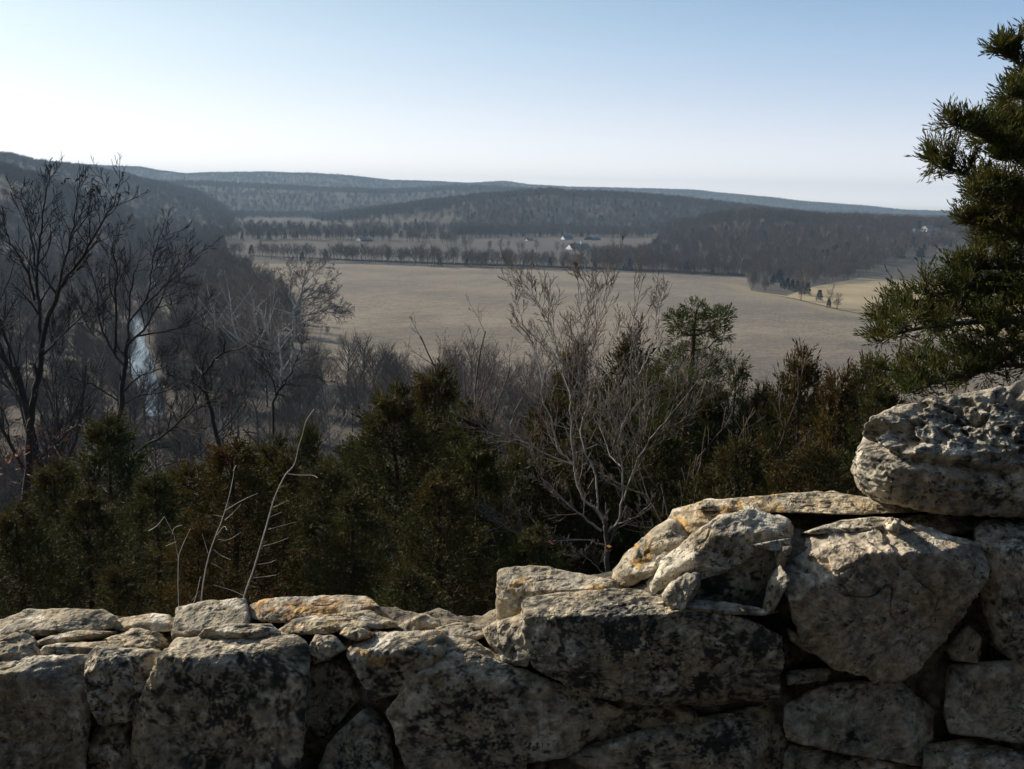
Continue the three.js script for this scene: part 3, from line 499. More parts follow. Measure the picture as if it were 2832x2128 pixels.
// a tree whose main limbs were surveyed: limbs = [[places in the view], width at foot, width at tip, lean towards or away]
function surveyedTree(q) {
  const R = rng(q.seed), foot = onDepth(...q.limbs[0][0][0], q.d);
  const base = V3(foot.x, ground(foot.x, foot.z), foot.z);
  const root = new THREE.Group(); add(root, q.name ?? 'bare_tree', q.label, 'tree', q.group); root.position.copy(base);
  const crown = new GB();
  q.limbs.forEach(([pl, w0, w1, dz = 0, dz0 = 0], n) => {
    let pts = pl.map(([x, y], i) => { const t = i / (pl.length - 1); return onDepth(x, y, q.d + dz0 + dz * t); });
    if (n === 0) pts.unshift(base.clone().add(V3(0, -0.4, 0)));
    pts = pts.map((p) => p.sub(base));
    const c = new THREE.CatmullRomCurve3(pts, false, 'centripetal'), N = pts.length * 3, P = c.getPoints(N);
    for (let k = 1; k < P.length; k++) { const a = 0.004 * q.d; P[k].x += (R() - 0.5) * a * 0.5; P[k].y += (R() - 0.5) * a * 0.4; P[k].z += (R() - 0.5) * a * 0.5; }
    const pr = P.map((_, k) => lerp(w0, w1, k / N) / 2 * (q.wide ?? 0.42) * q.d / FL);
    const own = new GB(); own.tube(P, pr, n === 0 ? 10 : 7);
    mesh(own.geo(), n === 0 || !q.limbMat ? q.mat : q.limbMat, n ? 'branch' : 'trunk', root);
    const len = c.getLength();
    sprout(() => crown, R, P, pr, Math.min(len, q.reach ?? 9) * (n === 0 ? 0.35 : 0.62), 0, { ...q.o, kids: [n === 0 ? 4 : Math.max(3, Math.round(q.o.kids[0] * len)), ...q.o.kids.slice(1)], from: [n === 0 ? 0.55 : 0.22] });
  });
  mesh(crown.geo(), q.twig ?? q.mat, 'crown', root);
  return root;
}
const k8 = kv(0, 450, 1.583), k9 = kv(500, 700, 4.156), kA = kv(1250, 700, 1.749);
const oak = { levels: 3, kids: [4.6, 5, 3], angle: [0.3, 0.85], len: [0.38, 0.7], wob: 0.3, up: 0.07, rmin: 0.005, taper: 0.4 };
surveyedTree({ seed: 11, d: 22, mat: barkDark, twig: barkOak, o: oak, reach: 2.7,
  label: 'tall dark bare tree with forked trunk and a few dead leaves at its top', limbs: [
    [K(k8, [112, 1500], [128, 1330], [128, 1180], [140, 1060], [170, 930], [180, 840]), 46, 26, 0],
    [K(k8, [180, 850], [176, 740], [168, 620], [160, 500], [170, 380], [182, 260], [200, 130], [222, 62]), 26, 2, 1.6],
    [K(k8, [178, 860], [205, 700], [240, 600], [300, 490], [372, 400], [402, 340], [460, 240], [500, 170], [522, 100]), 27, 2, -1.2],
    [K(k8, [243, 596], [272, 480], [310, 330], [332, 200], [352, 96]), 15, 2, 1, -0.4],
    [K(k8, [150, 600], [112, 460], [60, 372], [0, 272]), 14, 3, -1.5],
    [K(k8, [163, 490], [120, 260], [82, 128]), 11, 2, 1],
    [K(k8, [310, 330], [380, 230], [410, 130]), 8, 2, 1, -0.2],
    [K(k8, [128, 1080], [62, 1012], [0, 950], [-60, 920]), 18, 8, 1],
    [K(k8, [100, 1040], [62, 930], [22, 770], [0, 690]), 15, 6, -1.5],
    [K(k8, [128, 1335], [240, 1232], [340, 1150], [385, 1172]), 18, 5, -2],
    [K(k8, [182, 845], [255, 775], [350, 680], [425, 620]), 12, 3, -1.8],
    [K(k8, [120, 1430], [160, 1408], [232, 1388], [300, 1368]), 14, 4, -1.4],
    [K(k8, [345, 1150], [240, 1240], [236, 1080], [228, 900], [232, 700]), 8, 2, 1.5],
  ] });
surveyedTree({ seed: 12, d: 27, mat: barkDark, twig: barkOak, o: oak, reach: 2.7,
  label: 'spreading dark bare tree standing in front of the shining river', limbs: [
    [K(k8, [520, 1180], [528, 1060], [538, 960], [548, 870], [556, 790]), 32, 20, 0],
    [K(k8, [545, 900], [500, 840], [452, 740], [432, 660], [420, 560], [372, 420], [342, 372]), 15, 2, 1.8],
    [K(k8, [500, 835], [508, 700], [505, 560], [512, 450], [490, 372], [525, 318]), 14, 2, -1.4],
    [K(k8, [556, 790], [562, 690], [572, 560], [598, 450], [645, 400]), 14, 2, 1.5],
    [K(k8, [556, 800], [620, 738], [664, 680], [722, 560], [762, 470], [792, 380]), 15, 2, -1.6],
    [K(k8, [564, 700], [640, 600], [660, 480], [692, 350], [742, 300]), 11, 2, 1.2],
    [K(k8, [640, 620], [720, 540], [800, 480], [880, 380]), 9, 2, 2],
    [K(k8, [600, 760], [720, 740], [822, 700], [872, 650], [905, 620]), 11, 2, -1.2],
    [K(k8, [545, 1000], [600, 940], [680, 912], [762, 880], [832, 850]), 10, 2, -2],
    [K(k8, [470, 800], [400, 740], [330, 590], [290, 470]), 10, 3, 2],
    [K(k8, [512, 1040], [420, 980], [340, 950], [270, 930]), 9, 3, -1.5],
    [K(k8, [530, 1060], [620, 1020], [720, 1000], [840, 950]), 8, 2, 1.5],
  ] });
surveyedTree({ seed: 13, d: 21, mat: barkDark, twig: barkOak, o: { ...oak, kids: [4.5, 4, 3] }, reach: 3,
  label: 'small crooked bare tree with a broken stub pointing upward', limbs: [
    [K(k8, [958, 1250], [930, 1120], [905, 1020], [886, 935]), 26, 19, 0],
    [K(k8, [886, 930], [850, 875], [800, 770], [765, 655]), 12, 2, 1.4],
    [K(k8, [890, 925], [930, 872], [975, 828], [985, 782]), 16, 10, -0.6],
    [K(k8, [965, 838], [1010, 822], [1050, 815], [1098, 795], [1150, 815], [1190, 822]), 12, 4, -0.9, -0.4],
    [K(k8, [905, 1020], [840, 960], [790, 950], [700, 1000]), 8, 2, -1],
    [K(k8, [950, 1190], [1010, 1130], [1100, 1000], [1170, 900]), 8, 2, -1],
  ] });
surveyedTree({ seed: 14, d: 17, mat: barkDark, twig: barkOak, o: { ...oak, kids: [4.5, 4, 3] }, reach: 3,
  label: 'leaning bare tree with long low limbs above the bronze cedar', limbs: [
    [K(k8, [560, 1420], [582, 1290], [640, 1235]), 24, 18, 0],
    [K(k8, [640, 1235], [720, 1190], [800, 1120], [860, 1040], [900, 960]), 15, 4, -1],
    [K(k8, [585, 1380], [680, 1340], [780, 1308], [860, 1288]), 13, 4, -1.4],
    [K(k8, [800, 1120], [900, 1050], [1000, 1010]), 7, 2, -1],
    [K(k8, [860, 1288], [960, 1210], [1050, 1180]), 6, 2, 1],
  ] });
surveyedTree({ seed: 15, d: 30, mat: barkDark, twig: barkOak, o: { ...oak, kids: [3.6, 4, 3] }, reach: 4,
  label: 'thin bare tree forking low in front of the field shadows', limbs: [
    [K(k9, [1060, 1820], [1090, 1640], [1150, 1560], [1200, 1490]), 14, 11, 0],
    [K(k9, [1200, 1490], [1290, 1330], [1330, 1200], [1390, 1080], [1412, 880]), 10, 2, 1],
    [K(k9, [1100, 1640], [1030, 1400], [920, 1310], [780, 1180]), 9, 2, -1],
    [K(k9, [1320, 1290], [1440, 1220], [1500, 1180]), 5, 2, -1],
    [K(k9, [1230, 1480], [1400, 1400], [1560, 1410], [1680, 1520]), 6, 2, 1],
    [K(k9, [1030, 1400], [1020, 1200], [1010, 1060]), 5, 2, 1],
    [K(k9, [1090, 1640], [1300, 1560], [1400, 1460]), 5, 2, -1],
  ] });
surveyedTree({ seed: 17, d: 9.5, wide: 0.36, name: 'pale_bare_tree', mat: barkGrey, limbMat: barkPale, twig: twigMid, reach: 1.9, o: { levels: 3, kids: [11, 5, 4], angle: [0.3, 0.85], len: [0.32, 0.66], wob: 0.4, up: 0.1, rmin: 0.0022, taper: 0.4 },
  label: 'pale many-stemmed bare tree catching the sun just beyond the wall', limbs: [
    [K(kA, [752, 1640], [752, 1540], [750, 1440], [746, 1340], [738, 1290]), 40, 26, 0],
    [K(kA, [722, 1345], [652, 1290], [592, 1242], [520, 1170], [430, 1080], [390, 1020]), 16, 3, -0.5],
    [K(kA, [738, 1295], [700, 1240], [642, 1200], [602, 1100], [585, 1020], [522, 960], [500, 880], [470, 780], [432, 690], [445, 600], [452, 530]), 18, 3, 0.4],
    [K(kA, [592, 1060], [582, 900], [572, 720], [582, 680], [610, 600], [620, 400], [626, 190]), 12, 2, -0.3],
    [K(kA, [575, 705], [540, 600], [510, 480], [440, 300], [385, 180], [330, 110]), 9, 2, 0.6],
    [K(kA, [520, 500], [470, 340], [410, 230], [350, 150]), 7, 2, -0.5],
    [K(kA, [755, 1350], [800, 1300], [822, 1200], [826, 1050], [806, 930], [832, 820], [860, 745], [860, 560], [880, 400], [886, 200]), 15, 2, -0.3],
    [K(kA, [822, 1150], [762, 1112], [720, 1070]), 9, 3, -0.5],
    [K(kA, [826, 1040], [762, 980], [732, 880], [682, 780]), 9, 3, 0.5],
    [K(kA, [706, 1250], [692, 1060], [642, 960], [622, 850], [650, 760], [672, 600], [692, 380], [740, 200], [756, 50]), 13, 2, 0.7],
    [K(kA, [690, 400], [660, 250], [640, 120], [610, 60]), 6, 2, -0.4],
    [K(kA, [785, 1320], [882, 1280], [962, 1210]), 9, 3, -0.5],
    [K(kA, [830, 1200], [900, 1000], [962, 900], [1052, 790], [1152, 660], [1210, 590]), 11, 2, -0.5],
    [K(kA, [580, 1022], [452, 970], [362, 920], [272, 892], [182, 872], [104, 790]), 11, 3, -0.7],
    [K(kA, [362, 922], [290, 860], [290, 800], [340, 700]), 7, 2, 0.3, -0.3],
    [K(kA, [440, 640], [400, 480], [340, 330], [300, 240]), 7, 2, 0.4],
    [K(kA, [740, 1560], [690, 1510], [650, 1470], [610, 1440]), 10, 3, -0.6],
    [K(kA, [760, 1420], [640, 1390], [420, 1390], [300, 1350], [220, 1290]), 8, 2, -0.7],
    [K(kA, [880, 620], [940, 520], [1000, 300], [1015, 190]), 7, 2, 0.4],
  ] });
{ // a few dead leaves that hung on
  const leafMat = std({ vertexColors: true, side: THREE.DoubleSide });
  function leaves(parent, places, d, size, cols, seedN) {
    const R = rng(seedN), g = new GB();
    for (const [x, y, n, spread] of places) for (let k = 0; k < n; k++) {
      const p = onDepth(x + (R() - 0.5) * spread, y + (R() - 0.5) * spread, d + (R() - 0.5) * 0.8).sub(parent.position), c = cols[Math.floor(R() * cols.length)], s = size * (0.6 + 0.8 * R());
      const a = V3(R() - 0.5, R() - 0.5, R() - 0.5).normalize().multiplyScalar(s), b = V3(R() - 0.5, R() - 0.5, R() - 0.5).cross(a).normalize().multiplyScalar(s * 0.35);
      g.tri(p.clone().sub(a), p.clone().add(b), p.clone().add(a), c); g.tri(p.clone().sub(a), p.clone().add(a), p.clone().sub(b), c);
    }
    const m = mesh(g.geo(), leafMat, 'leaves', parent); m.userData.kind = 'stuff';
  }
  const dark = [[0.03, 0.022, 0.03], [0.05, 0.03, 0.035], [0.04, 0.035, 0.03]], red = [[0.28, 0.10, 0.05], [0.22, 0.10, 0.06], [0.32, 0.16, 0.08]];
  const t1 = scene.getObjectByName('bare_tree'), t7 = scene.getObjectByName('pale_bare_tree');
  leaves(t1, [[248, 402, 7, 10], [258, 424, 14, 14], [272, 418, 8, 12], [245, 428, 5, 8], [205, 410, 6, 16], [200, 402, 4, 8], [165, 388, 4, 10], [140, 392, 4, 14], [180, 430, 4, 14]], 21.4, 0.05, dark, 5);
  leaves(t1, [[40, 960, 60, 110], [90, 985, 60, 120], [20, 1000, 50, 90], [140, 960, 20, 80]], 21, 0.06, red, 6);
  leaves(t7, [[1196, 1172, 3, 10], [1214, 1168, 3, 8], [1320, 1180, 3, 12]], 9.2, 0.03, [[0.4, 0.06, 0.03], [0.42, 0.2, 0.05]], 7);
}

// trees placed by their foot in the view, grown whole
function grownTree(name, label, vx, d, topY, seedN, o, mat, twig, group) {
  const f = onDepth(vx, 900, d), y = ground(f.x, f.z), top = onDepth(vx, topY, d).y, H = top - y, R = rng(seedN);
  const root = new THREE.Group(); add(root, name, label, 'tree', group); root.position.set(f.x, y, f.z);
  const tr = new GB(), cr = new GB();
  limb((l) => (l < 1 ? tr : cr), R, V3(0, -0.3, 0), V3((R() - 0.5) * 0.16, 1, (R() - 0.5) * 0.16), H * (o.trunk ?? 0.82), H * (o.thick ?? 0.013), 0, o);
  mesh(tr.geo(), mat, 'trunk', root); mesh(cr.geo(), twig ?? mat, 'crown', root);
  return root;
}
const bushy = { levels: 4, kids: [11, 5, 4, 3], angle: [0.3, 0.8], len: [0.36, 0.6], wob: 0.32, up: 0.09, rmin: 0.004, from: [0.4, 0.2, 0.2, 0.2] };
grownTree('bare_tree', 'twiggy grey bare tree with rounded top beside the pale tree', 1062, 24, 655, 21, bushy, barkGrey, twigBrown);
grownTree('bare_tree', 'low twiggy bare tree between the pointed cedar and the twiggy grey tree', 985, 30, 715, 22, { ...bushy, kids: [10, 4, 4, 2] }, barkOak, twigBrown);
grownTree('bare_tree', 'slim bare tree showing above the dark cedars in front of the field', 800, 36, 760, 23, { ...bushy, kids: [10, 5, 4, 2] }, barkOak, twigBrown);
grownTree('bare_tree', 'thin bare sapling against the tan field beside the narrow cedar', 1628, 13, 742, 24, { ...bushy, kids: [9, 4, 3], levels: 3, thick: 0.006 }, barkGrey, twigBrown);
grownTree('bare_tree', 'slender bare sapling rising beside the open-topped cedar', 1540, 12, 700, 25, { ...bushy, kids: [9, 4, 3], levels: 3, thick: 0.006 }, barkGrey, twigPale);
grownTree('bare_tree', 'pale thin bare tree seen under the great cedar above the boulder', 1985, 26, 790, 26, { ...bushy, kids: [9, 5, 3], levels: 3, thick: 0.007 }, barkPale, twigPale);
grownTree('bare_tree', 'brown twiggy sapling rising out of the russet cedar', 1700, 10, 745, 27, { ...bushy, kids: [8, 4, 3], levels: 3, thick: 0.006 }, barkGrey, twigBrown);
grownTree('bare_tree', 'grey bare tree at the edge of the picture behind the forked tree', -20, 30, 500, 28, bushy, barkDark, barkOak);
// ---------------------------------------------------------------- red cedars
function cedarShape(q) { // crown of fine sprays on rising branches, conical and ragged
  const R = rng(q.seed), wood = new GB(), leaf = new GB(), H = q.H, W = q.W;
  const tp = [], tr = []; for (let k = 0; k <= 8; k++) { tp.push(V3((R() - 0.5) * 0.06 * H * 0.3, H * 0.97 * k / 8 - 0.2, (R() - 0.5) * 0.06 * H * 0.3)); tr.push(H * (q.thick ?? 0.022) * (1 - 0.9 * k / 8)); }
  wood.tube(tp, tr, 8);
  const trunkAt = (t) => { const f = t * 8, i = Math.min(7, Math.floor(f)); return tp[i].clone().lerp(tp[i + 1], f - i); };
  const n = Math.round(H * (q.dense ?? 20)), g1 = q.green ?? [0.040, 0.055, 0.015], g2 = q.bronze ?? [0.082, 0.062, 0.018];
  const spray = (p, d, len, c) => { // a feathery plume of scale leaves
    const m = q.blades ?? 8, side = V3(R() - 0.5, R() - 0.5, R() - 0.5).cross(d).normalize(), bi = V3().crossVectors(d, side);
    for (let k = 0; k < m; k++) {
      const t = (k + 0.4 * R()) / m, a = R() * 6.283, an = lerp(0.85, 0.2, t) * (0.6 + 0.8 * R()), w = side.clone().multiplyScalar(Math.cos(a)).addScaledVector(bi, Math.sin(a));
      const bd = d.clone().multiplyScalar(Math.cos(an)).addScaledVector(w, Math.sin(an)), bl = len * 0.42 * (0.6 + 0.8 * R()) * (1 - 0.3 * t), b0 = p.clone().addScaledVector(d, len * t), tip = b0.clone().addScaledVector(bd, bl);
      const ws = V3().crossVectors(bd, V3(R() - 0.5, R() - 0.5, R() - 0.5)).normalize().multiplyScalar(bl * (q.slim ?? 0.1)), mid = b0.clone().addScaledVector(bd, bl * 0.45);
      const cc = tone(c, 0.7 + 0.6 * R());
      const i = leaf.v(b0.x, b0.y, b0.z, cc); leaf.v(mid.x + ws.x, mid.y + ws.y, mid.z + ws.z, cc); leaf.v(tip.x, tip.y, tip.z, cc); leaf.v(mid.x - ws.x, mid.y - ws.y, mid.z - ws.z, cc); leaf.t(i, i + 1, i + 2); leaf.t(i, i + 2, i + 3);
    }
  };
  for (let k = 0; k < n; k++) {
    const t = clamp((q.low ?? 0.04) + (1 - (q.low ?? 0.04)) * Math.pow((k + R()) / n, 0.85), 0, 0.995), az = k * 2.39996 + R() * 0.8;
    const prof = q.profile ? q.profile(t) : Math.pow(1 - t, 0.75) * (0.72 + 0.28 * sst(0, 0.25, t)) + 0.03;
    const L = Math.max(0.12, W * prof * lerp(q.rag ?? 0.65, 1.12, R())), up = lerp(0.25, 0.9, t) + (R() - 0.5) * 0.4;
    const d = V3(Math.cos(az), up * 0.55, Math.sin(az)).normalize(), p0 = trunkAt(t), pts = [p0.clone()], m = 5;
    for (let j = 1; j <= m; j++) { d.y += 0.05 + (R() - 0.5) * 0.22 + (q.droop ?? 0); d.x += (R() - 0.5) * 0.22; d.z += (R() - 0.5) * 0.22; d.normalize(); pts.push(pts[j - 1].clone().addScaledVector(d, L / m)); }
    wood.tube(pts, pts.map((_, j) => Math.max(0.003, L * 0.016 * (1 - 0.85 * j / m))), 4);
    const tint = clamp(0.5 + (q.bronzeBias ?? 0) + 1.1 * fbm(pts[m].x * 0.9 + q.seed, pts[m].y * 0.9, pts[m].z * 0.9, 2) + (R() - 0.5) * 0.5, 0, 1), c = mix3(g1, g2, tint);
    const subs = Math.max(4, Math.round(3 + L * (q.subs ?? 5))), lum = 0.6 + 0.75 * R();
    for (let s = 0; s < subs; s++) { // side branches, each a spray of plumes
      const f = lerp(q.bare ?? 0.28, 1, (s + R()) / subs) * m, i = Math.min(m - 1, Math.floor(f)), p = pts[i].clone().lerp(pts[i + 1], f - i), ax = V3().subVectors(pts[i + 1], pts[i]).normalize();
      const sd = ax.multiplyScalar(0.75).add(V3(R() - 0.5, R() * 1.1 - 0.35, R() - 0.5).normalize().multiplyScalar(0.85)).normalize(), sl = Math.min(0.55, L * 0.45 + 0.08) * (0.4 + 0.8 * R()) * (1 - 0.4 * f / m), np = (q.plumes ?? 3) + Math.floor(R() * 3);
      for (let h = 0; h < np; h++) { const g = (h + R()) / np, pd = sd.clone().add(V3((R() - 0.5) * 1.1, R() * 0.9 - 0.25, (R() - 0.5) * 1.1)).normalize(); spray(p.clone().addScaledVector(sd, sl * g), pd, (q.spray ?? 0.2) * (0.5 + 0.9 * R() * R() + 0.3 * R()), tone(c, lum * (0.85 + 0.3 * R()))); }
    }
    spray(pts[m], d.clone().normalize(), (q.spray ?? 0.26) * 1.2, c);
  }
  return { wood: wood.geo(), leaf: leaf.geo() };
}
const cedarWood = std({ color: rgb(0.075, 0.05, 0.035), roughness: 1 });
const leafMats = [rgb(1, 1, 1), rgb(1.1, 0.98, 0.82), rgb(0.93, 1.04, 0.95), rgb(1.22, 0.95, 0.72)].map((c) => new THREE.MeshPhysicalMaterial({ color: c, vertexColors: true, roughness: 0.85, side: THREE.DoubleSide, transmission: 0.3, thickness: 0, specularIntensity: 0.3 }));
const greatLeaf = new THREE.MeshPhysicalMaterial({ color: rgb(1.2, 1.28, 0.95), vertexColors: true, roughness: 0.85, side: THREE.DoubleSide, transmission: 0.35, thickness: 0, specularIntensity: 0.3 });
const CEDARS = {
  cone: cedarShape({ seed: 41, H: 3.4, W: 1.25, dense: 44, spray: 0.135, subs: 9, plumes: 4, blades: 7, slim: 0.13, profile: (t) => Math.pow(1 - t, 0.72) * (0.8 + 0.2 * sst(0, 0.25, t)) + 0.03 }),
  broad: cedarShape({ seed: 42, H: 3.0, W: 1.35, dense: 46, spray: 0.135, subs: 9, plumes: 4, blades: 7, slim: 0.13, rag: 0.5, profile: (t) => Math.pow(1 - t, 0.6) * (0.85 + 0.15 * sst(0, 0.2, t)) }),
  ragged: cedarShape({ seed: 43, H: 3.4, W: 1.35, dense: 36, spray: 0.145, subs: 9, plumes: 4, blades: 7, slim: 0.13, rag: 0.3, bronzeBias: 0.2 }),
  narrow: cedarShape({ seed: 44, H: 3.4, W: 0.72, dense: 32, spray: 0.12, subs: 9, blades: 7, slim: 0.13, rag: 0.4 }),
};
console.log('cedar triangles', ...Object.values(CEDARS).map((x) => x.leaf.index.count / 3));
const unitTrunk = new THREE.CylinderGeometry(0.7, 1, 1, 9); unitTrunk.translate(0, 0.5, 0);
// crown between topY and a little below lowY in the view, on a trunk standing on the slope
function cedar(kind, label, vx, topY, d, width, mat = 0, turn = 0, lowY = 1330, group = 'red cedars on the slope below the wall') {
  const f = onDepth(vx, 900, d), top = onDepth(vx, topY, d).y, low = onDepth(vx, lowY, d).y, y = Math.min(ground(f.x, f.z), low - 0.3), c = CEDARS[kind];
  c.leaf.computeBoundingBox(); const b = c.leaf.boundingBox, ww = width / FL * d, hc = Math.min(Math.max((top - low) * 1.35, ww * 1.25), top - y - 0.1), sy = hc / b.max.y, k = Math.min(sy * 1.2, ww / 1.75 * (kind === 'narrow' ? 1.6 : 1));
  const root = new THREE.Group(); add(root, 'cedar_tree', label, 'cedar', group);
  root.position.set(f.x, y, f.z); root.rotation.y = turn;
  const tr = mesh(unitTrunk, cedarWood, 'trunk', root); tr.scale.set(0.06 * sy + 0.02, top - hc - y + 0.3, 0.06 * sy + 0.02);
  const w = mesh(c.wood, cedarWood, 'branch', root), l = mesh(c.leaf, leafMats[mat], 'crown', root);
  for (const o of [w, l]) { o.position.y = top - hc - y; o.scale.set(k, sy, k); }
  return root;
}
cedar('cone', 'dark pointed cedar below the spreading bare tree', 232, 880, 12, 330, 2, 0.3);
cedar('cone', 'dark green cedar filling the lower corner below the forked bare tree', 20, 1080, 6.5, 420, 0, 1.1);
cedar('cone', 'dark cedar with glinting sprays beside the bronze cedar', 175, 1045, 7.2, 360, 0, 2.3);
cedar('cone', 'bronze-tinged cedar behind the thin white saplings', 500, 935, 6.6, 430, 3, 0.7);
cedar('ragged', 'low bronze cedar against the wall below the white sapling', 420, 1110, 5.2, 330, 3, 2.9);
cedar('broad', 'small dark round-topped cedar between the leaning tree and the pointed cedars', 662, 895, 14, 170, 2, 1.7);
cedar('ragged', 'brownish cedar behind the tall white sapling', 612, 955, 9, 250, 1, 0.2);
cedar('cone', 'green cedar with a straight dark trunk showing through its sprays', 852, 815, 9.5, 400, 0, 1.9);
cedar('cone', 'tallest pointed cedar in the middle, russet at its tip', 941, 770, 13.5, 330, 1, 0.4);
cedar('ragged', 'low cedar in deep shade behind the orange slab', 760, 1040, 6.2, 340, 2, 1.2);
cedar('cone', 'low olive cedar in front of the tallest pointed cedar', 950, 1010, 6.8, 380, 1, 2.0);
cedar('broad', 'dark cedar at the foot of the pale bare tree', 1130, 960, 11.5, 330, 0, 0.9);
cedar('ragged', 'broad dark cedar behind the branches of the pale bare tree', 1355, 675, 15, 330, 0, 2.6);
cedar('cone', 'lower cedar shoulder showing beside the twiggy grey tree', 1240, 715, 16, 260, 1, 1.4);
cedar('broad', 'dark cedar under the open-topped cedar', 1420, 900, 12, 330, 2, 0.5);
cedar('narrow', 'narrow dark cedar beside the thin bare sapling', 1585, 750, 14, 160, 0, 0.6);
cedar('cone', 'russet-brown spiky cedar below the great cedar', 1725, 730, 11.5, 270, 3, 2.1);
cedar('ragged', 'russet cedar shoulder next to the spiky cedar', 1805, 760, 10.5, 280, 3, 0.8);
cedar('broad', 'dark cedar low behind the stepped end of the wall', 1600, 930, 10, 330, 0, 2.2);
cedar('broad', 'dark cedar close behind the boulder', 1760, 940, 9, 330, 1, 1.3);
cedar('cone', 'cedar partly hidden by the great cedar and the boulder', 1900, 800, 10, 260, 0, 2.8);
cedar('broad', 'cedar half hidden behind the big pitted boulder', 2090, 850, 9, 340, 1, 0.1);
cedar('cone', 'dark cedar in shadow behind the low bronze cedar', 330, 1010, 8.6, 300, 2, 0.2);
cedar('broad', 'olive cedar low between the tall white sapling and the straight-trunked cedar', 700, 985, 8.2, 300, 0, 1.0);
cedar('cone', 'dark cedar behind the low olive cedar', 1030, 940, 10, 300, 2, 2.4);
cedar('broad', 'shaded cedar hidden in the branches of the pale bare tree', 1270, 900, 12.5, 340, 0, 2.0);
cedar('ragged', 'low dark cedar against the wall below the squarish slab', 240, 1200, 5.4, 380, 0, 1.9);
cedar('ragged', 'dark brush-like cedar against the wall in the dip', 880, 1200, 5.3, 420, 2, 0.6);
cedar('cone', 'low dark cedar below the pale bare tree beside the wall', 1160, 1130, 6.4, 380, 2, 1.6);
cedar('cone', 'olive cedar between the forked bare tree and the dark pointed cedar', 110, 985, 9.5, 300, 0, 0.9);
cedar('broad', 'full cedar behind the bronze-tinged cedar', 400, 985, 9.8, 330, 1, 2.2);
cedar('cone', 'full olive cedar standing behind the brownish cedar', 590, 930, 11.5, 280, 0, 1.3);
cedar('broad', 'full dark cedar filling the gap before the tallest pointed cedar', 770, 930, 11, 320, 2, 0.3);
cedar('cone', 'olive cedar at the shoulder of the tallest pointed cedar', 1010, 850, 12.5, 300, 0, 2.7);
cedar('broad', 'full cedar behind the stems of the pale bare tree', 1190, 830, 14, 320, 1, 0.5);
cedar('cone', 'full cedar between the pale bare tree and the open-topped cedar', 1400, 770, 14.5, 300, 0, 1.1);
cedar('broad', 'full dark cedar between the narrow cedar and the russet cedar', 1645, 810, 12.5, 280, 0, 0.4);
cedar('broad', 'full olive cedar below the boughs of the great cedar', 1870, 740, 11.5, 290, 0, 1.9);
cedar('broad', 'bushy dark cedar mass round the trunk of the open-topped cedar', 1470, 775, 13.6, 270, 0, 2.5);
cedar('cone', 'green cedar leaning on the open-topped cedar', 1535, 830, 12.6, 230, 0, 0.7);
{ // open-topped cedar: bare leaning trunk, layered clumps above
  const d = 13, foot = onDepth(1474, 1100, d), y = ground(foot.x, foot.z), root = new THREE.Group();
  add(root, 'cedar_tree', 'open-topped cedar with bare reddish trunk and clumped crown against the field', 'cedar', 'red cedars on the slope below the wall'); root.position.set(foot.x, y, foot.z);
  const P = [[1474, 1250], [1476, 1090], [1478, 960], [1486, 880], [1492, 800], [1498, 740], [1500, 700], [1505, 668]].map(([vx, vy]) => onDepth(vx, vy, d).sub(root.position)); P.unshift(V3(P[0].x, -0.3, P[0].z));
  const w = new GB(), c = new THREE.CatmullRomCurve3(P).getPoints(24); w.tube(c, c.map((_, k) => lerp(0.075, 0.012, k / 24)), 9);
  const clumps = [[1475, 700, 26], [1500, 672, 24], [1520, 700, 24], [1545, 690, 26], [1565, 680, 16], [1560, 720, 18], [1470, 730, 24], [1455, 690, 14], [1530, 735, 26], [1490, 765, 22], [1460, 770, 20], [1520, 790, 28], [1550, 780, 22], [1540, 820, 22], [1440, 790, 28], [1410, 820, 34], [1450, 850, 44], [1490, 870, 40], [1520, 900, 40], [1440, 910, 44], [1540, 860, 26], [1400, 880, 36], [1480, 820, 30], [1425, 950, 34], [1530, 940, 30]];
  const part = new GB(), R = rng(77);
  for (const [vx, vy, r] of clumps) {
    const q = onDepth(vx, vy, d + (R() - 0.5) * 1.2).sub(root.position), rr = r * d / FL * 0.95;
    let st = c[24]; for (const p of c) if (p.y > q.y - 0.12 - 0.5 * Math.abs(q.x - p.x)) { st = p; break; }
    const mid = st.clone().lerp(q, 0.55).add(V3(0, -0.08, 0)); w.tube([st, mid, q], [0.014, 0.009, 0.004], 5);
    const n = Math.round(34 + r * 8), col = mix3([0.056, 0.080, 0.02], [0.08, 0.078, 0.022], R());
    for (let k = 0; k < n; k++) {
      const o = V3(R() * 2 - 1, (R() * 2 - 1) * 0.75, R() * 2 - 1); if (o.lengthSq() > 1) continue; o.multiplyScalar(rr).add(q);
      const dir = o.clone().sub(q).normalize().add(V3(0, 0.5, 0)).normalize(), cc = tone(col, 0.7 + 0.6 * R());
      for (let h = 0; h < 6; h++) {
        const bd = dir.clone().add(V3(R() - 0.5, R() - 0.5, R() - 0.5)).normalize(), bl = 0.025 + 0.035 * R(), ws = V3(R() - 0.5, R() - 0.5, R() - 0.5).cross(bd).normalize().multiplyScalar(bl * 0.11);
        const b = o.clone().addScaledVector(dir, 0.014 * h), m = b.clone().addScaledVector(bd, bl * 0.5), tip = b.clone().addScaledVector(bd, bl);
        const i = part.v(b.x, b.y, b.z, cc); part.v(m.x + ws.x, m.y + ws.y, m.z + ws.z, cc); part.v(tip.x, tip.y, tip.z, cc); part.v(m.x - ws.x, m.y - ws.y, m.z - ws.z, cc); part.t(i, i + 1, i + 2); part.t(i, i + 2, i + 3);
      }
    }
  }
  mesh(w.geo(), std({ color: rgb(0.12, 0.06, 0.035) }), 'trunk', root); mesh(part.geo(), leafMats[0], 'crown', root);
}
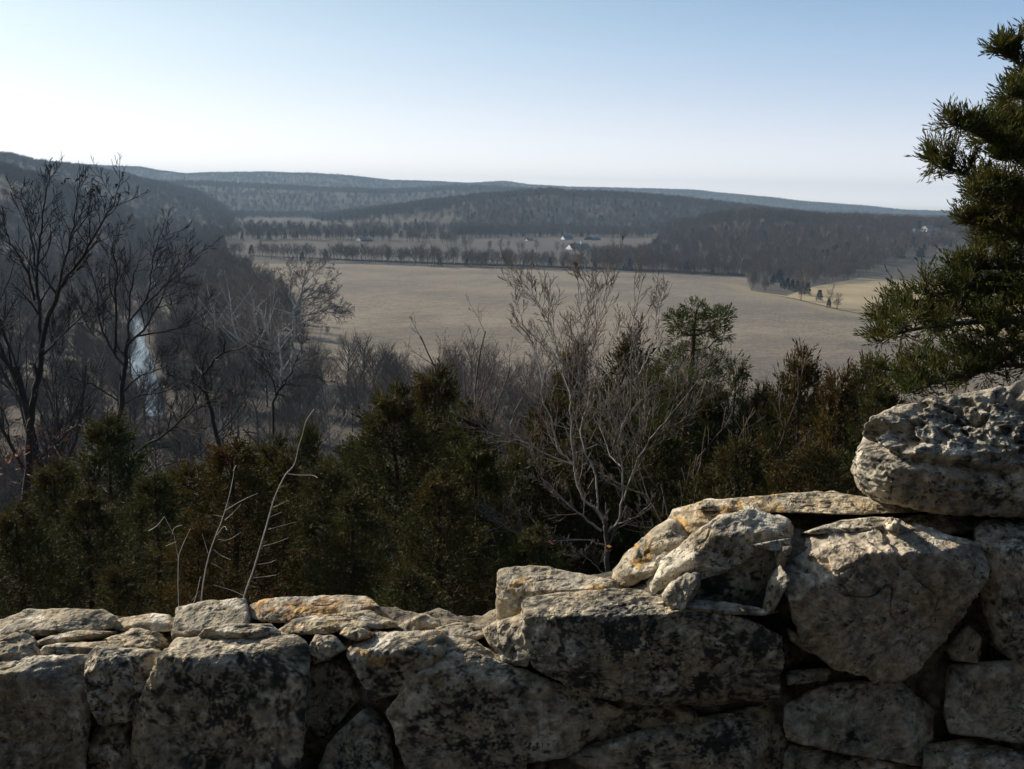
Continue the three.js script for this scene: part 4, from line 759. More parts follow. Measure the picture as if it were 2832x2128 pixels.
{ // the great cedar, its trunk just outside the picture
  const d = 6.6, foot = onDepth(2370, 900, d), y = ground(foot.x, foot.z), root = new THREE.Group();
  add(root, 'cedar_tree', 'great ragged cedar reaching into the sky above the boulder', 'cedar', 'red cedars on the slope below the wall'); root.position.set(foot.x, y, foot.z);
  const top = onDepth(2330, 20, d).y - y;
  const s = cedarShape({ seed: 61, H: top, W: 0.9, dense: 15, rag: 0.3, spray: 0.07, subs: 20, blades: 8, slim: 0.095, thick: 0.02, droop: -0.02, low: 0.3, plumes: 5, profile: (t) => 0.95 * Math.pow(1 - t, 0.8) + 0.08 });
  mesh(s.wood, cedarWood, 'trunk', root); mesh(s.leaf, greatLeaf, 'crown', root);
  const w = new GB(), f = new GB(), R = rng(62);
  // limbs reaching out to the side, each carrying tufted side branches: [places, tuft reach]
  const limbs = [[[[2320, 790], [2160, 742], [2050, 752], [1990, 772], [1905, 805], [1855, 800]], 70], [[[2320, 660], [2150, 625], [2010, 628], [1910, 655], [1850, 690]], 80], [[[2300, 520], [2180, 430], [2100, 385], [2050, 362], [2016, 345]], 62], [[[2290, 420], [2180, 330], [2110, 288], [2062, 268]], 45], [[[2320, 740], [2150, 695], [2000, 700], [1900, 715], [1842, 735]], 70], [[[2300, 300], [2240, 200], [2195, 130], [2165, 112]], 36], [[[2160, 742], [2060, 800], [1960, 826], [1900, 850]], 50], [[[2320, 560], [2230, 520], [2150, 495], [2085, 482]], 42], [[[2320, 610], [2200, 580], [2100, 580], [2035, 588]], 55], [[[2320, 700], [2180, 650], [2050, 655], [1950, 690]], 70], [[[2320, 480], [2230, 420], [2160, 405], [2110, 425]], 45], [[[2320, 380], [2240, 300], [2190, 270], [2150, 275]], 46], [[[2320, 820], [2220, 800], [2120, 790], [2030, 810]], 70], [[[2320, 470], [2250, 455], [2190, 450], [2140, 455]], 50], [[[2320, 540], [2240, 520], [2180, 520], [2130, 530]], 55], [[[2320, 330], [2270, 330], [2220, 335], [2170, 345]], 45], [[[2320, 250], [2260, 215], [2215, 205], [2180, 210]], 28], [[[2320, 620], [2230, 620], [2150, 680], [2080, 720]], 70]];
  const tuft = (p, d0, len, c0) => { const sd = V3(R() - 0.5, R() - 0.5, R() - 0.5).cross(d0).normalize(), bi = V3().crossVectors(d0, sd), bend = V3((R() - 0.5) * 0.6, R() * 0.5, (R() - 0.5) * 0.6); for (let u = 0; u < 8; u++) { // one fern-like plume
    const t = (u + R() * 0.5) / 8, ax = d0.clone().addScaledVector(bend, t).normalize(), a = R() * 6.283, an = lerp(0.6, 0.12, t) * (0.7 + 0.6 * R()), bd = ax.multiplyScalar(Math.cos(an)).addScaledVector(sd, Math.sin(an) * Math.cos(a)).addScaledVector(bi, Math.sin(an) * Math.sin(a)).normalize(), bl = len * (0.28 + 0.2 * R()), b = p.clone().addScaledVector(d0, len * t).addScaledVector(bend, len * t * t * 0.5), ws = V3(R() - 0.5, R() - 0.5, R() - 0.5).cross(bd).normalize().multiplyScalar(bl * 0.1), m = b.clone().addScaledVector(bd, bl * 0.5), tip = b.clone().addScaledVector(bd, bl), cc = tone(c0, 0.7 + 0.6 * R());
    const i = f.v(b.x, b.y, b.z, cc); f.v(m.x + ws.x, m.y + ws.y, m.z + ws.z, cc); f.v(tip.x, tip.y, tip.z, cc); f.v(m.x - ws.x, m.y - ws.y, m.z - ws.z, cc); f.t(i, i + 1, i + 2); f.t(i, i + 2, i + 3); } };
  const behind = limbs.filter(([l], i) => l.length > 3 && i % 2).map(([l, r]) => [l.map(([x, y]) => [x + 55 + 30 * R(), y + (R() - 0.5) * 90]), r * 1.15, 0.7]);
  for (const [l, reach, deep = 0] of limbs.concat(behind)) {
    const dz = (R() - 0.5) * 1.6 + deep, P = l.map(([vx, vy], i) => onDepth(vx + 62 * sst(540, 640, vy), vy, d + dz * i / l.length).sub(root.position)), C = new THREE.CatmullRomCurve3(P).getPoints(24), out = V3().subVectors(C[24], C[12]).normalize(); w.tube(C, C.map((_, k) => lerp(0.026, 0.004, k / 24)), 6);
    for (let k = 5; k <= 24; k++) for (let h = 0; h < (k % 2 ? 3 : 2); h++) {
      const L0 = Math.min(reach, 62) * d / FL * (0.45 + 0.75 * R()) * (k > 20 ? 0.6 : 1), dir = out.clone().multiplyScalar(0.5).add(V3((R() - 0.5) * 1.2, R() * 1.3 - 0.45, (R() - 0.5) * 1.8)).normalize(), col = mix3([0.045, 0.060, 0.016], [0.095, 0.075, 0.02], clamp(R() * 1.2 - 0.1, 0, 1)), S3 = [C[k].clone()];
      for (let j = 1; j <= 3; j++) { dir.y += 0.1 + (R() - 0.5) * 0.3; dir.x += (R() - 0.5) * 0.3; dir.normalize(); S3.push(S3[j - 1].clone().addScaledVector(dir, L0 / 3)); }
      w.tube(S3, [0.006, 0.005, 0.004, 0.002], 3);
      for (let j = 0; j < 17; j++) { const t = lerp(0.4, 3, R()), i = Math.min(2, Math.floor(t)), p = S3[i].clone().lerp(S3[i + 1], t - i), td = dir.clone().multiplyScalar(0.8).add(V3((R() - 0.5) * 1.6, R() * 1.3 - 0.4, (R() - 0.5) * 1.6)).normalize(); tuft(p, td, 0.04 + 0.075 * R(), tone(col, 0.75 + 0.5 * R())); }
    }
  }
  mesh(w.geo(), std({ color: rgb(0.06, 0.045, 0.038) }), 'branch', root); mesh(f.geo(), greatLeaf, 'foliage', root);
}
// cedars standing behind the overlook; they keep the near face of the wall in shade
for (const [x, z, s, t, l] of [[-4.2, 3.6, 3.3, 0.4, 'cedar behind the overlook nearest the low end of the wall'], [-0.8, 5.4, 3.2, 1.8, 'cedar straight behind the overlook'], [2.9, 4.2, 3.3, 2.9, 'cedar behind the overlook nearest the boulder'], [6.2, 3.0, 2.8, 0.9, 'cedar beside the overlook past the boulder'], [-7.4, 2.2, 2.8, 2.2, 'cedar beside the overlook past the low end of the wall'], [0.6, 9.5, 4.2, 0.6, 'tall cedar standing farthest behind the overlook']]) {
  const root = new THREE.Group(); add(root, 'cedar_tree', l, 'cedar', 'cedars behind the overlook'); root.position.set(x, -0.1, z); root.rotation.y = t;
  mesh(unitTrunk, cedarWood, 'trunk', root).scale.set(0.13, 1.2, 0.13);
  for (const [g, m, n] of [[CEDARS.broad.wood, cedarWood, 'branch'], [CEDARS.broad.leaf, leafMats[0], 'crown']]) { const o = mesh(g, m, n, root); o.position.y = 0.3; o.scale.setScalar(s); }
}
// ---------------------------------------------------------------- white saplings and weeds by the wall
function sapling(label, d, limbs, seedN) {
  const foot = onDepth(...limbs[0][0][0], d), root = new THREE.Group(); add(root, 'sapling', label, 'sapling', 'thin saplings behind the wall'); root.position.set(foot.x, ground(foot.x, foot.z), foot.z);
  const R = rng(seedN);
  limbs.forEach(([pl, w0, w1], n) => { const g = new GB(); const P = pl.map(([x, y]) => onDepth(x, y, d + (R() - 0.5) * 0.05).sub(root.position)); if (!n) P.unshift(V3(0, -0.1, 0)); const C = new THREE.CatmullRomCurve3(P, false, 'centripetal').getPoints(P.length * 4); g.tube(C, C.map((_, k) => lerp(w0, w1, k / (C.length - 1)) / 2 * (n ? 0.55 : 0.75) * d / FL), 6); mesh(g.geo(), barkWhite, n ? 'twig' : 'stem', root); });
}
const kB = kv(0, 1050, 2.374);
sapling('tall white sapling leaning against the dark cedars', 4.6, [
  [K(kB, [1590, 1520], [1610, 1400], [1660, 1260], [1720, 1060], [1760, 920], [1800, 780], [1870, 630], [1885, 612], [1930, 560], [1960, 440], [1985, 360], [2010, 270], [2060, 195]), 5.5, 2],
  [K(kB, [1885, 620], [1960, 628], [2050, 630], [2085, 645]), 3.4, 1.5], [K(kB, [1790, 840], [1850, 815], [1890, 792]), 1.8, 1], [K(kB, [1770, 905], [1850, 870]), 1.8, 1], [K(kB, [1760, 985], [1850, 960], [1930, 938]), 1.8, 1], [K(kB, [1725, 1095], [1800, 1075], [1895, 1040]), 2, 1], [K(kB, [1690, 1215], [1760, 1205], [1810, 1185]), 1.8, 1], [K(kB, [1660, 1305], [1740, 1295], [1810, 1285]), 1.8, 1], [K(kB, [1600, 1420], [1520, 1385], [1400, 1350]), 2, 1],
], 3);
sapling('shorter white sapling with forked twigs in front of the bronze cedar', 4.4, [
  [K(kB, [1320, 1500], [1335, 1330], [1370, 1160], [1410, 1040], [1450, 940], [1480, 850], [1510, 740], [1530, 640], [1540, 570]), 4.6, 1.4],
  [K(kB, [1480, 860], [1560, 810], [1650, 765], [1695, 748]), 2.6, 1.2], [K(kB, [1475, 925], [1530, 875], [1580, 820]), 2.4, 1.2], [K(kB, [1430, 1050], [1490, 1055], [1580, 1005]), 2.4, 1.2], [K(kB, [1405, 1120], [1450, 1155], [1515, 1185]), 3, 1.2], [K(kB, [1365, 1140], [1340, 1060], [1325, 1010]), 1.8, 1], [K(kB, [1385, 1205], [1460, 1245]), 1.6, 1], [K(kB, [1460, 900], [1400, 890]), 1.6, 1], [K(kB, [1530, 600], [1550, 565]), 3, 2], [K(kB, [1420, 1025], [1470, 965], [1490, 990]), 2, 1.4],
], 4);
sapling('short white twig standing beside the squarish slab', 4.2, [[K(kB, [1265, 1500], [1285, 1430], [1300, 1370], [1315, 1295]), 3.4, 1.6], [K(kB, [1285, 1420], [1260, 1450]), 2, 1]], 5);
sapling('little pale broken twigs in front of the low bronze cedar', 4.8, [[K(kB, [1170, 1180], [1190, 1110], [1220, 1040], [1250, 980]), 2.6, 1.2], [K(kB, [975, 995], [1030, 960], [1078, 900]), 3.2, 2], [K(kB, [1130, 1015], [1140, 980], [1195, 955]), 2.6, 1.4], [K(kB, [1085, 1095], [1160, 1065]), 2, 1.2], [K(kB, [1078, 900], [1120, 980], [1140, 1015]), 2, 1.4], [K(kB, [1170, 1180], [1140, 1015]), 1.4, 1]], 6);
{ // dry weeds between the wall and the cedars
  const g = new GB(), R = rng(88);
  for (let k = 0; k < 5200; k++) {
    const x = (R() - 0.5) * 6.5, z = -(3.0 + R() * 1.6), y = ground(x, z), h = 0.15 + 0.4 * R() * R(), w = 0.003 + 0.003 * R(), a = R() * 6.28, lean = V3((R() - 0.5) * 0.5, 1, (R() - 0.5) * 0.5).multiplyScalar(h), c = mix3([0.10, 0.06, 0.03], [0.17, 0.13, 0.07], R());
    const p = V3(x, y - 0.02, z), s = V3(Math.cos(a) * w, 0, Math.sin(a) * w); g.tri(p.clone().sub(s), p.clone().add(s), p.clone().add(lean), c);
  }
  add(mesh(g.geo(), std({ vertexColors: true, side: THREE.DoubleSide })), 'dry_grass', 'dry brown weeds growing along the back of the wall', 'grass', null, 'stuff');
}
// ---------------------------------------------------------------- woods: countless bare trees as one mass
function farTree(seed, H, o) { // limbs as tubes, twigs as thin blades
  const g = new GB(), R = rng(seed), tc = o.trunkCol, wc = o.twigCol;
  const tp = []; for (let k = 0; k <= 3; k++) tp.push(V3((R() - 0.5) * 0.05 * H * k / 3, H * 0.7 * k / 3 - 0.5, (R() - 0.5) * 0.05 * H * k / 3));
  g.tube(tp, [0.022, 0.018, 0.013, 0.006].map((x) => x * H * (o.thick ?? 1)), 4, tc);
  const blade = (p, d, l, w, c) => { const s = V3(R() - 0.5, R() - 0.5, R() - 0.5).cross(d).normalize().multiplyScalar(w / 2); const i = g.v(p.x - s.x, p.y - s.y, p.z - s.z, c); g.v(p.x + s.x, p.y + s.y, p.z + s.z, c); g.v(p.x + d.x * l, p.y + d.y * l, p.z + d.z * l, c); g.t(i, i + 1, i + 2); };
  for (let k = 0; k < o.limbs; k++) {
    const t = lerp(0.3, 1, (k + R()) / o.limbs), f = t * 3, i = Math.min(2, Math.floor(f)), p = tp[i].clone().lerp(tp[i + 1], f - i), az = k * 2.4 + R(), L = H * (o.wide ?? 0.36) * lerp(1, 0.55, t) * (0.75 + 0.5 * R());
    const d = V3(Math.cos(az), lerp(0.5, 1.6, t), Math.sin(az)).normalize(), q = p.clone().addScaledVector(d, L * 0.5), e = q.clone().addScaledVector(d.clone().add(V3(0, 0.35, 0)).normalize(), L * 0.5);
    g.tube([p, q, e], [0.008, 0.005, 0.002].map((x) => x * H * (o.thick ?? 1)), 3, tc);
    for (let s = 0; s < o.twigs; s++) {
      const u = lerp(0.25, 1, R()), b = u < 0.5 ? p.clone().lerp(q, u * 2) : q.clone().lerp(e, u * 2 - 1), td = d.clone().add(V3((R() - 0.5) * 1.9, (R() - 0.3) * 1.5, (R() - 0.5) * 1.9)).normalize();
      const tl = H * 0.16 * (0.5 + R()), cc = tone(wc, 0.75 + 0.5 * R()); blade(b, td, tl, H * o.bw, cc);
      if (o.fork) for (let h = 0; h < o.fork; h++) blade(b.clone().addScaledVector(td, tl * (0.3 + 0.5 * R())), td.clone().add(V3((R() - 0.5) * 1.5, (R() - 0.3) * 1.3, (R() - 0.5) * 1.5)).normalize(), tl * 0.55, H * o.bw * 0.75, cc);
    }
  }
  return g.geo();
}
function farCedar(seed, H) { const g = new GB(), R = rng(seed); for (let k = 0; k < 420; k++) { const t = Math.pow(R(), 0.7), y = H * (0.05 + 0.95 * t), r = H * 0.27 * Math.pow(1 - t, 0.7) * Math.sqrt(R()), a = R() * 6.28, c = tone([0.026, 0.032, 0.014], 0.6 + 0.8 * R()), p = V3(Math.cos(a) * r, y, Math.sin(a) * r), d = V3(Math.cos(a), 0.7, Math.sin(a)).normalize(), s = V3(R() - 0.5, R() - 0.5, R() - 0.5).cross(d).normalize().multiplyScalar(H * 0.03); g.tri(p.clone().sub(s), p.clone().add(s), p.clone().addScaledVector(d, H * 0.14), c); } return g.geo(); }
const woodMat = std({ vertexColors: true, side: THREE.DoubleSide, roughness: 1 });
const GREYT = [0.086, 0.064, 0.050], TWIG = [0.104, 0.071, 0.050], WHITEB = [0.55, 0.52, 0.47];
const NEAR = [1, 2, 3, 4].map((s) => farTree(100 + s, 14, { limbs: 22, twigs: 16, fork: 3, bw: 0.0045, trunkCol: s === 4 ? WHITEB : GREYT, twigCol: tone(TWIG, 0.9 + s * 0.06), thick: 0.9, wide: 0.34 + 0.03 * s }));
const MID = [1, 2, 3, 4].map((s) => farTree(200 + s, 13, { limbs: 15, twigs: 12, fork: 1, bw: 0.009, thick: 0.6, trunkCol: s === 4 ? tone(WHITEB, 0.7) : GREYT, twigCol: tone(TWIG, 0.85 + s * 0.08), wide: 0.36 + 0.03 * s }));
const FAR = [1, 2, 3].map((s) => farTree(300 + s, 12, { limbs: 10, twigs: 11, bw: 0.018, thick: 0.5, trunkCol: GREYT, twigCol: tone(TWIG, 0.9 + s * 0.06), wide: 0.42 }));
const FARC = farCedar(5, 9);
const Rw = rng(4242), bins = new Map();
function stand(geo, x, z, s, tintv) { let b = bins.get(geo); if (!b) bins.set(geo, b = []); b.push([x, ground(x, z) - 0.2, z, s, Rw() * 6.28, tintv]); }
const allPlots = Object.values(PLOTS);
const open = (x, z) => allPlots.some((p) => inside(p, x, z)) || near(riverPts, x, z, 3.8) || near(lanePts, x, z, 7) || GLADES.some(([gx, gz, r]) => (gx - x) ** 2 + (gz - z) ** 2 < r * r);
function hillPoint(vx, vy) { const r = sight(vx, vy); let t = 300; for (; t < 9000; t += 4) { const x = r.x * t, z = r.z * t; if (EYE + r.y * t < ground(x, z) + 3) break; } return V3(r.x * t, ground(r.x * t, r.z * t), r.z * t); }
const GLADES = [[1978, 498, 16], [545, 436, 28], [650, 408, 34], [20, 412, 26]].concat([]).map(([vx, vy, r]) => { const p = hillPoint(vx, vy); return [p.x, p.z, r]; });
{ const h = hillPoint(2006, 494), u = V3(h.x, 0, h.z).normalize(); for (let k = 0; k < 4; k++) GLADES.push([h.x - u.x * k * 18, h.z - u.z * k * 18, 17]); }
for (let vx = 1650; vx < 1790; vx += 12) { const p = onLevel(vx, 614 + (vx - 1655) * 0.3); GLADES.push([p.x, p.z, 12]); }
function wood(az0, az1, d0, d1, area, geos, s0, s1, cedarShare = 0, keep = () => true) {
  const n = Math.round(THREE.MathUtils.degToRad(az1 - az0) * (d1 * d1 - d0 * d0) / 2 / area);
  for (let k = 0; k < n; k++) {
    const a = THREE.MathUtils.degToRad(lerp(az0, az1, Rw())), d = Math.sqrt(lerp(d0 * d0, d1 * d1, Rw())), x = Math.sin(a) * d, z = -Math.cos(a) * d, u = Rw(), sc = lerp(s0, s1, Rw()), c = Rw(), tv = 0.75 + 0.5 * Rw();
    if (open(x, z) || !keep(x, z, d, a)) continue;
    if (d > 1080 && d < 1560 && a > -0.36 && a < -0.06 && Rw() > 0.22) continue; // thin scrub between strip and ploughed field
    const patch = noise(x / 90, 4, z / 90);
    if (c < cedarShare * (1 + 3 * patch)) stand(FARC, x, z, sc * 0.9, tv);
    else stand(geos[geos.length > 3 && u > 0.955 ? 3 : Math.floor(u * 3) % 3], x, z, sc, tv * (1 + 0.35 * patch)); // now and then a white-barked one
  }
}
wood(-34, 34, 26, 95, 34, NEAR, 0.35, 0.62, 0.12, (x, z, d, a) => Math.abs(a) > 0.06 || d < 80);
wood(-36, 34, 95, 330, 62, NEAR, 0.7, 1.15, 0.05, (x, z, d) => d < 235 || x < 0);
wood(-36, -3, 330, 900, 70, MID, 0.8, 1.25, 0.02);
wood(8, 34, 500, 720, 42, MID, 0.5, 0.95, 0.06);
wood(-36, 34, 700, 1300, 46, MID, 0.7, 1.15, 0.05, (x, z, d, a) => d > 900 || a > -0.05);
wood(-36, 34, 1300, 2200, 66, FAR, 0.9, 1.3, 0.06);
wood(-36, 34, 2200, 3300, 210, FAR, 1.1, 1.6, 0.04);
wood(-36, 34, 3300, 4350, 240, FAR, 1.2, 1.7, 0.03);
wood(-36, 34, 4350, 4750, 105, FAR, 0.9, 1.3, 0.03);
{
  const m4 = new THREE.Matrix4(), q = new THREE.Quaternion(), up = V3(0, 1, 0), col = new THREE.Color();
  let total = 0;
  for (const [geo, list] of bins) {
    const im = new THREE.InstancedMesh(geo, woodMat, list.length); im.castShadow = im.receiveShadow = true;
    list.forEach(([x, y, z, s, a, tv], k) => { im.setMatrixAt(k, m4.compose(V3(x, y, z), q.setFromAxisAngle(up, a), V3(s, s * (0.9 + 0.2 * ((k * 7) % 10) / 10), s))); im.setColorAt(k, col.setRGB(tv, tv * 0.985, tv * 0.97)); });
    total += list.length;
    add(im, geo === FARC ? 'cedar_woods' : 'bare_woods', geo === FARC ? 'dark cedars scattered through the woods' : 'grey-brown leafless woods covering the valley sides and hills', 'woods', null, 'stuff');
  }
  console.log('trees in the woods', total);
}
// ---------------------------------------------------------------- trees one can tell apart in the valley
function placed(geo, mat, name, label, category, p, s, group, turn = 0, sy = s) { const o = new THREE.Group(); add(o, name, label, category, group); o.position.copy(p); o.scale.set(s, sy, s); o.rotation.y = turn; mesh(geo, mat, 'crown', o); return o; }
function wholeTree(geoT, geoC, matT, matC, name, label, p, s, group, turn = 0) { const o = new THREE.Group(); add(o, name, label, 'tree', group); o.position.copy(p); o.scale.setScalar(s); o.rotation.y = turn; mesh(geoT, matT, 'trunk', o); mesh(geoC, matC, 'crown', o); return o; }
function splitTree(seedN, H, o) { const tr = new GB(), cr = new GB(), R = rng(seedN); limb((l) => (l < 1 ? tr : cr), R, V3(0, -0.4, 0), V3((R() - 0.5) * 0.14, 1, (R() - 0.5) * 0.14), H * 0.8, H * (o.thick ?? 0.016), 0, o); return [tr.geo(), cr.geo()]; }
const hedgeTrees = [31, 32, 33, 34].map((s) => splitTree(s, 14, { levels: 3, kids: [10, 4, 3], angle: [0.3, 0.8], len: [0.32, 0.55], wob: 0.3, up: 0.08, rmin: 0.03, from: [0.3, 0.2, 0.2], sides: 6 }));
const hedgeBark = std({ color: rgb(0.075, 0.066, 0.06), roughness: 1 }), hedgeTwig = std({ color: rgb(0.088, 0.073, 0.064), roughness: 1 });
{
  const R = rng(909), line = [[486, 556], [640, 561], [800, 567], [1000, 574], [1150, 578], [1300, 584], [1450, 590], [1608, 598]];
  const at = (vx) => { for (let k = 1; k < line.length; k++) if (vx <= line[k][0]) return lerp(line[k - 1][1], line[k][1], (vx - line[k - 1][0]) / (line[k][0] - line[k - 1][0])); return 598; };
  const xs = [506, 520, 538, 556, 566, 580, 596, 622, 640, 652, 664, 682, 700, 715, 738, 752, 764, 812, 822, 872, 884, 906, 924, 946, 1004, 1042, 1062, 1076, 1128, 1150, 1164, 1182, 1206, 1240, 1262, 1290, 1312, 1334, 1352, 1370, 1392, 1412, 1430, 1452, 1470, 1492, 1512, 1530, 1552, 1570, 1590, 1604].filter((x) => x < 1000 || x > 1300 || x % 4 !== 0);
  const ORD = (n) => { const a = ['', 'first', 'second', 'third', 'fourth', 'fifth', 'sixth', 'seventh', 'eighth', 'ninth', 'tenth', 'eleventh', 'twelfth', 'thirteenth', 'fourteenth', 'fifteenth', 'sixteenth', 'seventeenth', 'eighteenth', 'nineteenth'], b = ['', '', 'twenty', 'thirty', 'forty', 'fifty']; return n < 20 ? a[n] : n % 10 ? `${b[Math.floor(n / 10)]}-${a[n % 10]}` : b[Math.floor(n / 10)].replace('y', 'ieth'); };
  let count = 0;
  for (const vx of xs) { count++; const p = onLevel(vx, at(vx) - 2 - R() * 3), k = Math.floor(R() * 4), s = (vx > 1280 ? 0.8 : vx > 1120 ? 0.5 : vx > 980 ? 0.62 : 0.72) * (0.65 + 0.6 * R()); wholeTree(...hedgeTrees[k], hedgeBark, hedgeTwig, 'hedgerow_tree', `${ORD(count)} bare tree of the hedgerow along the field, counted from the river wood`, p, s, 'bare trees of the hedgerow', R() * 6.28); }
  // brush along the hedge foot
  const g = new GB(); for (let k = 0; k < 15000; k++) { const vx = lerp(486, 1608, R()), p = onLevel(vx, at(vx) - 0.8 - R() * 2.2), h = (0.6 + 1.9 * R() * R()) * (vx > 1250 ? 1.4 : 1), w = 0.1 + 0.14 * R(), a = R() * 6.28, c = mix3([0.045, 0.036, 0.034], [0.10, 0.078, 0.065], R()); g.tri(V3(p.x - Math.cos(a) * w, p.y, p.z - Math.sin(a) * w), V3(p.x + Math.cos(a) * w, p.y, p.z + Math.sin(a) * w), V3(p.x + (R() - 0.5) * 1.2, p.y + h, p.z + (R() - 0.5) * 1.2), c); }
  add(mesh(g.geo(), woodMat), 'hedge_brush', 'dark bramble and brush along the foot of the hedgerow', 'brush', null, 'stuff');
}
const sycO = { levels: 4, kids: [13, 6, 5, 3], angle: [0.5, 1.15], len: [0.42, 0.66], wob: 0.34, up: 0.05, rmin: 0.02, from: [0.25, 0.2, 0.2, 0.2], thick: 0.02 };
const sycBark = std({ color: rgb(0.50, 0.47, 0.43), roughness: 0.9 }), sycTwig = std({ color: rgb(0.14, 0.105, 0.085), roughness: 1 });
const sycShapes = new Map();
function sycamore(seedN, label, vx, footY, H) { // pale limbs, brown twigs
  const p = onLevel(vx, footY), o = new THREE.Group(); add(o, 'sycamore_tree', label, 'tree', 'white-barked trees of the valley'); o.position.copy(p);
  if (!sycShapes.has(seedN)) { const tr = new GB(), cr = new GB(), R = rng(seedN); limb((l) => (l < 2 ? tr : cr), R, V3(0, -0.4, 0), V3((R() - 0.5) * 0.1, 1, (R() - 0.5) * 0.1), 25 * 0.85, 25 * 0.017, 0, sycO); sycShapes.set(seedN, [tr.geo(), cr.geo()]); }
  const [tg, cg] = sycShapes.get(seedN); o.scale.setScalar(H / 25); o.rotation.y = vx; mesh(tg, sycBark, 'trunk', o); mesh(cg, sycTwig, 'crown', o); return o;
}
surveyedTree({ seed: 51, d: 275, name: 'sycamore_tree', group: 'white-barked trees of the valley', wide: 0.188, mat: sycBark, twig: sycTwig, reach: 22, o: { levels: 3, kids: [1.25, 7, 5], angle: [0.35, 1.0], len: [0.36, 0.66], wob: 0.36, up: 0.04, rmin: 0.03, taper: 0.4 },
  label: 'large white-barked tree at the near corner of the field, casting long shadows', limbs: [
    [K(k9, [1285, 1180], [1285, 1000], [1290, 850], [1300, 660]), 46, 30, 0], [K(k9, [1300, 660], [1300, 600], [1255, 500], [1252, 360], [1270, 230], [1250, 120]), 28, 5, 4], [K(k9, [1300, 640], [1360, 520], [1400, 380], [1425, 260], [1480, 160]), 28, 5, -4], [K(k9, [1330, 570], [1450, 500], [1560, 420], [1650, 340], [1760, 300]), 22, 5, -6], [K(k9, [1305, 660], [1450, 600], [1560, 520], [1690, 500], [1800, 470]), 20, 4, 6], [K(k9, [1300, 740], [1480, 700], [1620, 670], [1760, 690], [1880, 680]), 20, 4, -6], [K(k9, [1295, 850], [1450, 780], [1560, 760], [1680, 830]), 18, 4, 5], [K(k9, [1285, 800], [1180, 880], [1060, 1020], [1000, 1060]), 18, 5, -7], [K(k9, [1285, 740], [1180, 640], [1120, 480], [1100, 330]), 18, 4, 6], [K(k9, [1290, 700], [1080, 640], [960, 560], [880, 520]), 16, 4, 3], [K(k9, [1255, 420], [1170, 330], [1120, 200]), 12, 4, -4], [K(k9, [1400, 380], [1520, 250], [1620, 170], [1720, 130]), 12, 3, 5], [K(k9, [1480, 700], [1640, 590], [1800, 600], [1900, 640]), 12, 3, -4], [K(k9, [1285, 900], [1180, 850], [1080, 860]), 12, 4, 4],
  ] });
sycamore(53, 'white-limbed tree leaning over the river wood next to the large white-barked tree', 575, 850, 26);
sycamore(51, 'brown bushy tree at the field edge between the white-barked trees', 530, 810, 27);
sycamore(52, 'white-limbed tree just behind the large white-barked tree', 560, 830, 27);
for (const [vx, vy, H, sd, l] of [[600, 800, 24, 51, 'brown bare tree at the field corner behind the large white-barked tree'], [520, 760, 25, 52, 'brown bare tree along the river-wood edge of the field'], [555, 720, 24, 53, 'brown bare tree farther along the river-wood edge of the field'], [500, 680, 24, 51, 'distant brown bare tree on the river-wood edge of the field'], [680, 868, 17, 52, 'low brown bare tree at the near corner of the field in the long shadows']]) { const o = sycamore(sd, l, vx, vy, H); o.traverse((m) => { if (m.name === 'trunk') m.material = barkGrey; }); o.userData.group = 'bare trees at the field corner'; }
sycamore(53, 'slim white-barked tree in the wood beside the river', 470, 800, 24);
sycamore(52, 'white-barked tree in front of the long field shadows', 610, 880, 21);
const paleFar = splitTree(71, 17, { ...sycO, kids: [9, 5, 3], levels: 3, rmin: 0.05 });
for (const [vx, vy, s, l] of [[1455, 575, 0.85, 'pale tree standing before the brown farmhouse'], [1525, 585, 0.9, 'pale tree in the wood edge between farmhouse and headland'], [1385, 573, 0.8, 'pale tree near the barn in the wood edge'], [1005, 553, 0.7, 'tall pale tree in the strip beyond the hedgerow'], [1598, 592, 0.9, 'pale tree at the corner where the hedgerow meets the wood'], [1562, 588, 0.8, 'thin pale tree deep in the wood edge near the corner'], [1320, 562, 0.95, 'pale tree beside the barn standing above the others']])
  wholeTree(...paleFar, sycBark, sycTwig, 'sycamore_tree', l, onLevel(vx, vy), s, 'white-barked trees of the valley', vx);
wholeTree(...hedgeTrees[2], hedgeBark, hedgeTwig, 'lone_tree', 'lone small bare tree in the tawny meadow', onLevel(1797, 638), 0.55, null, 1);
const bush = farCedar(9, 6);
const bushMat = std({ vertexColors: true, side: THREE.DoubleSide });
[[1658, 613, 0.55], [1668, 612, 0.9], [1680, 608, 1.2], [1690, 620, 1.0], [1700, 622, 1.15], [1711, 625, 1.1], [1722, 628, 1.1], [1733, 632, 1.15], [1744, 634, 1.15]].forEach(([vx, vy, s], k) => placed(bush, bushMat, 'cedar_bush', `${['small first', 'second', 'third and tallest', 'fourth', 'fifth', 'sixth', 'seventh', 'eighth', 'ninth'][k]} dark cedar bush in the meadow row, counted from the field corner`, 'bush', onLevel(vx, vy + 6), s * 1.05, 'row of cedar bushes by the meadow', k * 1.7));
placed(bush, bushMat, 'cedar_bush', 'round dark cedar bush standing apart at the end of the row', 'bush', onLevel(1770, 652), 1.15, 'row of cedar bushes by the meadow', 1, 1.0);
for (const [vx, l] of [[1944, 'first of two tall dark cedars at the top of the meadow, set apart'], [1986, 'second of two tall dark cedars, partly behind the great cedar']]) placed(FARC, bushMat, 'valley_cedar', l, 'cedar', onLevel(vx, 583), 1.9, 'two dark cedars above the meadow', vx);
